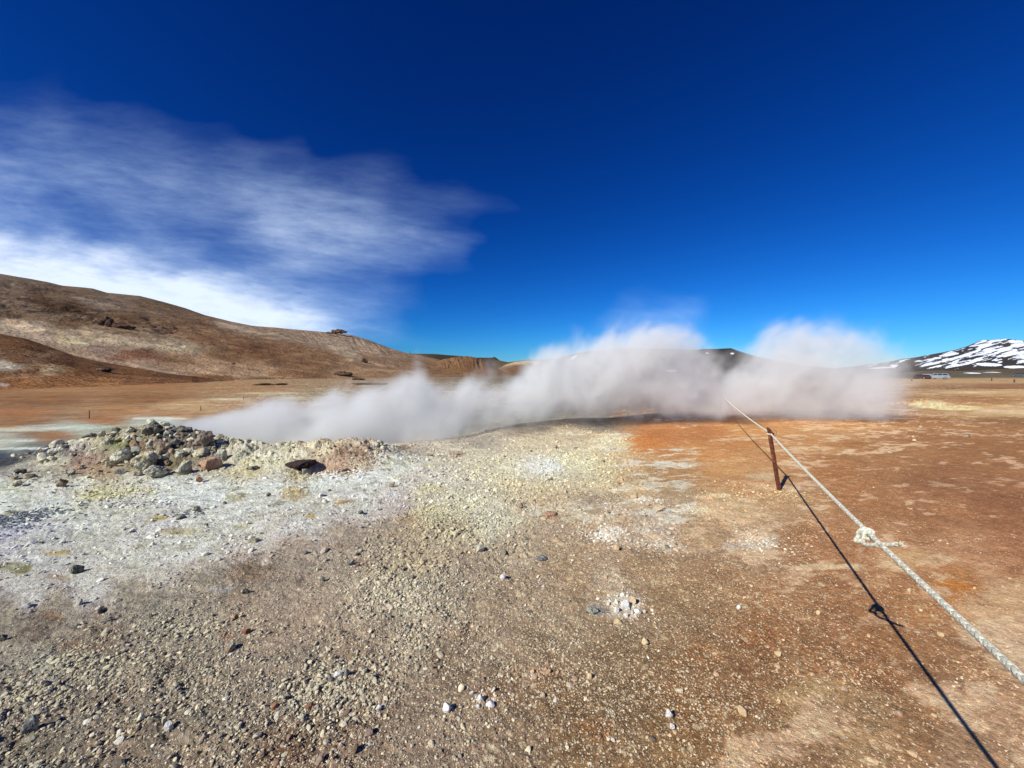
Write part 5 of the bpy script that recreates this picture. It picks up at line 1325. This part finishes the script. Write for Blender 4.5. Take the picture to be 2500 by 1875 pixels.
# ------------------------------------------------------------------ steam
def steam(name, label, lo, hi, vox, blobs, dens, nscale, seed, mat):
    lo = np.array(lo, float); hi = np.array(hi, float)
    n = np.maximum(((hi-lo)/vox).astype(int), 4); vx = (hi-lo)/(n-1)
    gx = lo[0]+vx[0]*np.arange(n[0]); gy = lo[1]+vx[1]*np.arange(n[1]); gz = lo[2]+vx[2]*np.arange(n[2])
    Zg, Yg, Xg = np.meshgrid(gz, gy, gx, indexing='ij')
    P = np.stack([Xg.ravel(), Yg.ravel(), Zg.ravel()], 1)
    S = np.zeros(len(P), F32)
    for (c, rad, st) in blobs:
        d = (((P-np.array(c))/np.array(rad))**2).sum(1)
        S = np.maximum(S, 0)+st*np.exp(-d*1.1).astype(F32)
    k = np.where(S > .10)[0]
    Q = P[k]; s = S[k]
    wq = Q*nscale
    warp = np.stack([fbm3(wq*.6, 2, seed+1), fbm3(wq*.6+9, 2, seed+2), fbm3(wq*.6+21, 2, seed+3)], 1)
    wq = np.stack([(wq[:, 0]-wq[:, 2]*.25)*1.0, wq[:, 1]*.8, wq[:, 2]*.8], 1)+warp*.6
    nn = fbm3(wq, 5, seed+10, .6)+.42*fbm3(wq*1.9, 4, seed+20, .6, 1)
    f = np.clip(np.minimum(s, 1.3)+1.5*nn-.44, 0, 1.6)
    f = (np.clip(f/1.1, 0, 1)**1.35)*np.clip(s*1.6, 0, 1)
    D = np.zeros(len(P), F32); D[k] = f*(dens(Q) if callable(dens) else dens)
    # fade at the walls of the box
    for ax_, g in enumerate((Xg, Yg, Zg)):
        g = g.ravel(); D *= sstep(0, 4*vox, g-lo[ax_])*sstep(0, 4*vox, hi[ax_]-g)
    me = bpy.data.meshes.new(name); me.vertices.add(len(P)); me.vertices.foreach_set('co', P.astype(F32).ravel())
    a = me.attributes.new('d', 'FLOAT', 'POINT'); a.data.foreach_set('value', D); me.update()
    o = bpy.data.objects.new(name, me); COL.objects.link(o); me.materials.append(mat)
    ng = bpy.data.node_groups.new(name+'_volume', 'GeometryNodeTree')
    ng.interface.new_socket('Geometry', in_out='INPUT', socket_type='NodeSocketGeometry')
    ng.interface.new_socket('Geometry', in_out='OUTPUT', socket_type='NodeSocketGeometry')
    gi = ng.nodes.new('NodeGroupInput'); go = ng.nodes.new('NodeGroupOutput')
    vc = ng.nodes.new('GeometryNodeVolumeCube')
    vc.inputs['Min'].default_value = lo; vc.inputs['Max'].default_value = hi
    for ax_, k_ in enumerate('XYZ'): vc.inputs['Resolution '+k_].default_value = int(n[ax_])
    pos = ng.nodes.new('GeometryNodeInputPosition'); sx = ng.nodes.new('ShaderNodeSeparateXYZ'); ng.links.new(pos.outputs[0], sx.inputs[0])
    def mm(op, a_, b_):
        q = ng.nodes.new('ShaderNodeMath'); q.operation = op
        for i_, v_ in enumerate((a_, b_)):
            if v_ is None: continue
            if isinstance(v_, bpy.types.NodeSocket): ng.links.new(v_, q.inputs[i_])
            else: q.inputs[i_].default_value = v_
        return q.outputs[0]
    idx = []
    for ax_ in range(3):
        t = mm('DIVIDE', mm('SUBTRACT', sx.outputs[ax_], float(lo[ax_])), float(vx[ax_]))
        fi = ng.nodes.new('FunctionNodeFloatToInt'); fi.rounding_mode = 'ROUND'
        t = mm('MINIMUM', mm('MAXIMUM', t, 0.0), float(n[ax_]-1))
        ng.links.new(t, fi.inputs[0]); idx.append(fi.outputs[0])
    def im(op, a_, b_):
        q = ng.nodes.new('FunctionNodeIntegerMath'); q.operation = op
        for i_, v_ in enumerate((a_, b_)):
            if isinstance(v_, bpy.types.NodeSocket): ng.links.new(v_, q.inputs[i_])
            else: q.inputs[i_].default_value = v_
        return q.outputs[0]
    ii = im('ADD', idx[0], im('MULTIPLY', im('ADD', idx[1], im('MULTIPLY', idx[2], int(n[1]))), int(n[0])))
    si = ng.nodes.new('GeometryNodeSampleIndex'); si.data_type = 'FLOAT'; si.domain = 'POINT'
    na = ng.nodes.new('GeometryNodeInputNamedAttribute'); na.data_type = 'FLOAT'; na.inputs['Name'].default_value = 'd'
    ng.links.new(gi.outputs[0], si.inputs['Geometry']); ng.links.new(na.outputs[0], si.inputs['Value']); ng.links.new(ii, si.inputs['Index'])
    ng.links.new(si.outputs[0], vc.inputs['Density'])
    sm = ng.nodes.new('GeometryNodeSetMaterial'); sm.inputs['Material'].default_value = mat
    ng.links.new(vc.outputs[0], sm.inputs['Geometry']); ng.links.new(sm.outputs[0], go.inputs[0])
    md = o.modifiers.new('volume', 'NODES'); md.node_group = ng
    tag(o, label, 'steam', None, 'stuff')
    print(name, n, 'voxels', len(P), 'filled', len(k))
    return o

vm = bpy.data.materials.new('steam_vapour'); vm.use_nodes = True
vt = vm.node_tree; vt.nodes.clear()
pv = vt.nodes.new('ShaderNodeVolumePrincipled'); vo_ = vt.nodes.new('ShaderNodeOutputMaterial')
pv.inputs['Color'].default_value = (.95, .945, .93, 1); pv.inputs['Density'].default_value = 1.0
pv.inputs['Anisotropy'].default_value = -.15
vt.links.new(pv.outputs[0], vo_.inputs['Volume'])

def blob(px, py, d, rx, ry, rz, st=1.0):
    x, y, z = at(px, py, d); k = d/F
    return ((x, y, z), (rx*k, rz, ry*k), st)
B = [
 blob(455,1058,8.0,50,26,.45,.7), blob(530,1056,8.3,90,40,.9,1.9), blob(640,1048,8.5,120,46,1.0,1.6), blob(600,1078,8.4,150,36,.9,2.0), blob(720,1066,8.7,150,44,1.0,1.8), blob(900,1062,9.2,150,40,1.0,1.6),
 blob(690,990,8.8,34,52,.55,.75), blob(640,1010,8.6,60,40,.6,.6), blob(760,1020,8.9,80,44,.9,.9), blob(806,985,9.0,36,54,.6,.9), blob(850,1020,9.2,80,50,1.0,1.0), blob(750,985,9,30,30,.5,.4),
 blob(930,985,9.4,56,52,.8,.75), blob(1010,945,9.6,46,66,.8,1.2), blob(960,1010,9.5,90,56,1.0,1.1), blob(1000,1030,9.8,150,50,1.1,1.2), blob(1110,1015,10.2,110,48,1.1,1.0), blob(1085,965,10.2,50,34,.8,.5), blob(1150,935,10.4,46,40,.7,.62), blob(1205,905,10.5,40,34,.6,.6), blob(1170,965,10.5,60,30,.8,.6),
 blob(1250,985,10.8,110,60,1.2,1.05), blob(1345,905,11.2,60,62,1.1,1.15), blob(1300,950,11.1,60,50,1.0,.9), blob(1390,965,11.4,110,76,1.4,1.1), blob(1330,865,11.2,34,30,.7,.5),
 blob(1440,890,11.8,62,76,1.3,.95), blob(1510,880,11.9,70,80,1.4,1.0), blob(1580,855,12.0,72,72,1.4,1.1), blob(1660,862,12.2,70,66,1.4,1.0), blob(1560,960,12.0,160,64,1.6,1.1), blob(1700,930,12.6,90,66,1.5,.95), blob(1720,985,12.6,130,40,1.4,1.0), blob(1560,815,12.0,50,26,.8,.4),
 blob(1800,965,12.9,90,56,1.4,.8), blob(1880,915,13.2,76,76,1.5,.85), blob(1915,860,13.4,62,70,1.5,.9), blob(1990,900,13.4,110,80,1.6,.95), blob(2050,870,13.6,66,52,1.4,.75), blob(2080,950,13.6,90,66,1.4,.85), blob(2130,920,13.7,46,60,1.2,.6), blob(1900,810,13.4,34,24,.8,.4),
 blob(1960,850,13.4,70,56,1.4,.8), blob(2060,845,13.6,60,50,1.3,.6), blob(1780,905,12.9,60,60,1.2,.5), blob(2120,870,13.7,50,50,1.2,.55),
 blob(1940,985,13.1,150,42,1.3,1.0), blob(2070,1000,13.0,90,34,1.1,.9), blob(2010,950,13.2,150,60,1.5,1.0),
]
steam('steam', 'dense white steam drifting low across the ground from the rock pile to the right', (-7.6, 6.9, -1.6), (14.6, 16.2, 4.3), .065, B, lambda P: np.interp(P[:, 0], [-7, 0, 4, 6.5, 9, 14], [2.2, 1.75, 1.45, 1.15, 1.05, .95]), .9, 40, vm)
print('T steam', time.time()-T0)
B2 = [blob(846,945,70,8,22,2.2,.9), blob(860,935,70,10,16,2.0,.7), blob(838,962,70,8,14,2,.8)]
steam('steam_wisp', 'small wisp of steam rising on the plain behind the main steam', (-35, 64, -5), (-26, 76, 2.5), .4, B2, .45, .5, 60, vm)

# ------------------------------------------------------------------ cirrus sheet
def cirrus():
    nx, ny = 620, 340
    pxs = np.linspace(-500, 1750, nx); pys = np.linspace(120, 850, ny)
    PX, PY = np.meshgrid(pxs, pys)
    u, w = uw(PX, PY); ALT = 1400.0
    Y = ALT/w; X = u*Y; Z = ALT+EYE+0*X
    # density control: px, py, value
    C = [(1640,200,0),(1640,380,0),(1640,520,0),(1640,660,0),(1350,220,0),(1200,220,0),(1000,220,0),(1350,350,0),(1250,560,0),(1250,640,0),(1300,780,0),(1500,150,0),(1700,150,0),(1700,300,0),(1500,300,0),(1300,300,0),(1300,150,0),(1100,150,0),(900,150,0),(700,150,0),(500,130,0),(1700,450,0),(1500,450,0),(1700,600,0),(1550,600,0),(1400,600,0),(1150,400,0),(1400,400,0),(1250,700,0),(1700,700,0),(1450,700,0),(-450,150,0),(-300,200,.05),(0,230,.06),(0,300,.22),(100,330,.30),(250,350,.24),(400,380,.26),(550,390,.20),(700,400,.12),(800,420,.12),(250,290,.14),(500,330,.08),(500,260,0),(250,220,.01),(650,300,0),(800,360,.0),(0,150,0),(400,200,0),(900,300,0),
     (0,420,.42),(100,440,.38),(250,420,.40),(400,430,.40),(550,440,.34),(700,450,.36),(850,460,.20),(1000,470,.12),(1120,495,.14),(1230,500,.08),(1300,480,0),(1200,430,.02),(1050,420,.02),
     (0,520,.38),(80,560,.30),(150,500,.24),(200,540,.20),(350,500,.34),(480,500,.32),(600,480,.48),(700,500,.50),(800,500,.46),(900,510,.40),(1000,520,.18),(1100,540,.05),(1200,540,0),
     (0,600,.74),(120,610,.66),(230,570,.22),(330,560,.28),(450,560,.20),(550,570,.16),(620,580,.30),(680,570,.62),(780,560,.50),(880,560,.46),(980,570,.40),(1050,590,.32),(1110,600,.18),(1180,620,0),
     (100,660,.86),(250,640,.72),(380,620,.46),(450,640,.34),(550,620,.14),(620,630,.20),(720,630,.48),(800,620,.46),(900,630,.38),(1000,630,.26),(1080,640,.08),
     (200,700,.94),(350,700,.90),(450,690,.86),(550,680,.66),(620,680,.40),(680,680,.30),(750,690,.20),(820,690,.18),(900,680,.16),(980,690,.08),(1060,700,0),
     (450,740,.94),(550,740,.92),(650,720,.62),(720,730,.60),(800,740,.40),(880,745,.36),(950,760,.12),(1000,770,.02),(650,770,.92),(720,785,.88),(790,790,.66),(860,788,.44),(930,792,.22),(900,805,.2),(1020,800,.02),(1100,780,0),
     (0,700,.94),(-300,650,.7),(-300,450,.4),(900,850,.05),(700,830,.6),(500,800,.9),(1300,600,0),(1400,750,0),(1150,700,0),(1250,800,0),
     (1040,310,0),(1100,300,.0),(1590,775,.42),(1530,782,.26),(1660,768,.28),(1600,800,.06),(1720,790,.08),(1750,830,.1),(1600,740,.03),(1450,760,.0)]
    x_ = PX.ravel(); y_ = PY.ravel()
    un = x_*.004; vn = y_*.012
    D = np.zeros(len(x_)); W = np.zeros(len(x_))
    for a, b, v in C:
        q = 1/(((x_-a)*.62)**2+((y_-b)*1.1)**2+900)**2
        W += q; D += q*v
    D = (D/W).reshape(ny, nx)
    for ax_, sg in ((0, 3), (1, 4)):
        kk = np.exp(-.5*(np.arange(-3*sg, 3*sg+1)/sg)**2); kk /= kk.sum()
        D = np.apply_along_axis(lambda r_: np.convolve(np.pad(r_, 3*sg, 'edge'), kk, 'valid'), ax_, D)
    gx_ = np.clip((x_+45*fbm(un*1.6, vn*1.4, 5, 801, .62)*.8+500)/2250*(nx-1), 0, nx-1.001); gy_ = np.clip((y_+26*fbm(un*.9+4, vn*1.1, 5, 803, .6)-120)/730*(ny-1), 0, ny-1.001)
    ix = gx_.astype(int); iy = gy_.astype(int); ax_ = gx_-ix; ay_ = gy_-iy
    D = (D[iy, ix]*(1-ax_)+D[iy, ix+1]*ax_)*(1-ay_)+(D[iy+1, ix]*(1-ax_)+D[iy+1, ix+1]*ax_)*ay_
    # wisps: sheared filaments
    sh = x_*.0035+y_*.0010; f1 = fbm(sh+.5*fbm(un, vn, 3, 811), y_*.022-x_*.0045+.9*fbm(un*.8, vn*.5, 3, 813), 5, 815, .55)
    f2 = fbm(x_*.010, y_*.06-x_*.008, 4, 819, .6)
    D = np.clip(D-.045, 0, 1)*1.08; D = D*(.8+.2*sstep(.3, .8, D))*np.interp(y_, [250, 420, 600], [.6, .8, 1.0])
    f3 = fbm(x_*.004+.6*fbm(un, vn*.7, 3, 831), y_*.045-x_*.012, 5, 833, .6)
    f4 = fbm(x_*.006+y_*.002+.3*f1, y_*.019-x_*.003, 6, 841, .66); f5 = fbm(x_*.014+.8*f4, y_*.075-x_*.006, 5, 843, .68)
    D = D*(1+(.30*f1+.22*f3+.15*f2+.65*f4+.40*f5)*(1-.75*D))
    D = np.clip(D, 0, .96)
    edge = sstep(0, 420, x_+500)*sstep(0, 60, 1750-x_)*sstep(0, 40, y_-120)*sstep(0, 14, 850-y_)
    D = np.clip(D, 0, .88)**1.08*edge
    m = bpy.data.materials.new('cirrus_ice'); m.use_nodes = True; nt = m.node_tree; nt.nodes.clear()
    out = nt.nodes.new('ShaderNodeOutputMaterial'); mix = nt.nodes.new('ShaderNodeMixShader'); tr = nt.nodes.new('ShaderNodeBsdfTransparent')
    tl_ = nt.nodes.new('ShaderNodeBsdfTranslucent');     at_ = N(nt, 'ShaderNodeAttribute', attribute_name='cover')
    nt.links.new(mixc(nt, ramp(nt, at_.outputs['Fac'], [(.15, 0.0), (.75, 1.0)]), (.60, .80, 1.0), (.90, .97, 1.0)), tl_.inputs[0])  # thin cover tinted bluer: blue scattering of the air put into the colour
    nt.links.new(at_.outputs['Fac'], mix.inputs[0]); nt.links.new(tr.outputs[0], mix.inputs[1]); nt.links.new(tl_.outputs[0], mix.inputs[2]); nt.links.new(mix.outputs[0], out.inputs[0])
    o = mesh_np('cirrus_cloud', np.stack([X.ravel(), Y.ravel(), Z.ravel()], 1), grid_faces(ny, nx), 4, m, True, attrs={'cover': D})
    tag(o, 'thin white cirrus veil fanning out over the left hill', 'cloud', None, 'stuff')
cirrus()

# ------------------------------------------------------------------ light, sky, camera
EL = math.asin(SUNV.z); AZ = math.atan2(SUNV.x, SUNV.y)      # clockwise from +Y
sun = bpy.data.lights.new('sun', 'SUN'); sun.energy = 5.0; sun.angle = math.radians(.5); sun.color = (1, 1.0, .93)
so = bpy.data.objects.new('sun', sun); COL.objects.link(so)
so.rotation_euler = SUNV.to_track_quat('Z', 'Y').to_euler(); so.location = SUNV*50
w = bpy.data.worlds.new('World'); sc.world = w; w.use_nodes = True
nt = w.node_tree; bg = nt.nodes['Background']
sky = nt.nodes.new('ShaderNodeTexSky'); sky.sky_type = 'NISHITA'; sky.sun_disc = False
sky.sun_elevation = EL; sky.sun_rotation = AZ; sky.altitude = 400; sky.air_density = 1.0; sky.dust_density = .1; sky.ozone_density = 3.0
sp = nt.nodes.new('ShaderNodeSeparateColor'); cb = nt.nodes.new('ShaderNodeCombineColor'); nt.links.new(sky.outputs[0], sp.inputs[0])
K0 = .07
for i_, (pw, kk) in enumerate(((2.5, .74), (1.70, 1.15), (1.44, 1.78))):   # clear cold air: deep saturated blue aloft
    nt.links.new(mth(nt, 'MULTIPLY', mth(nt, 'POWER', mth(nt, 'MULTIPLY', sp.outputs[i_], K0), pw), kk/K0), cb.inputs[i_])
nt.links.new(cb.outputs[0], bg.inputs[0])
bg.inputs[1].default_value = K0

cam = bpy.data.cameras.new('camera'); co = bpy.data.objects.new('camera', cam); COL.objects.link(co)
cam.sensor_width = 36; cam.lens = 36*F/2500; cam.clip_start = .05; cam.clip_end = 60000
co.location = (0, 0, EYE); co.rotation_euler = (math.pi/2-PITCH, 0, 0)
sc.camera = co
sc.view_settings.view_transform = 'Standard'; sc.view_settings.look = 'None'; sc.view_settings.exposure = .15; sc.view_settings.gamma = 1
sc.cycles.volume_bounces = 5; sc.cycles.max_bounces = 12; sc.cycles.transparent_max_bounces = 16
sc.cycles.volume_step_rate = 2.0; sc.cycles.volume_max_steps = 512
sc.cycles.use_denoising = True
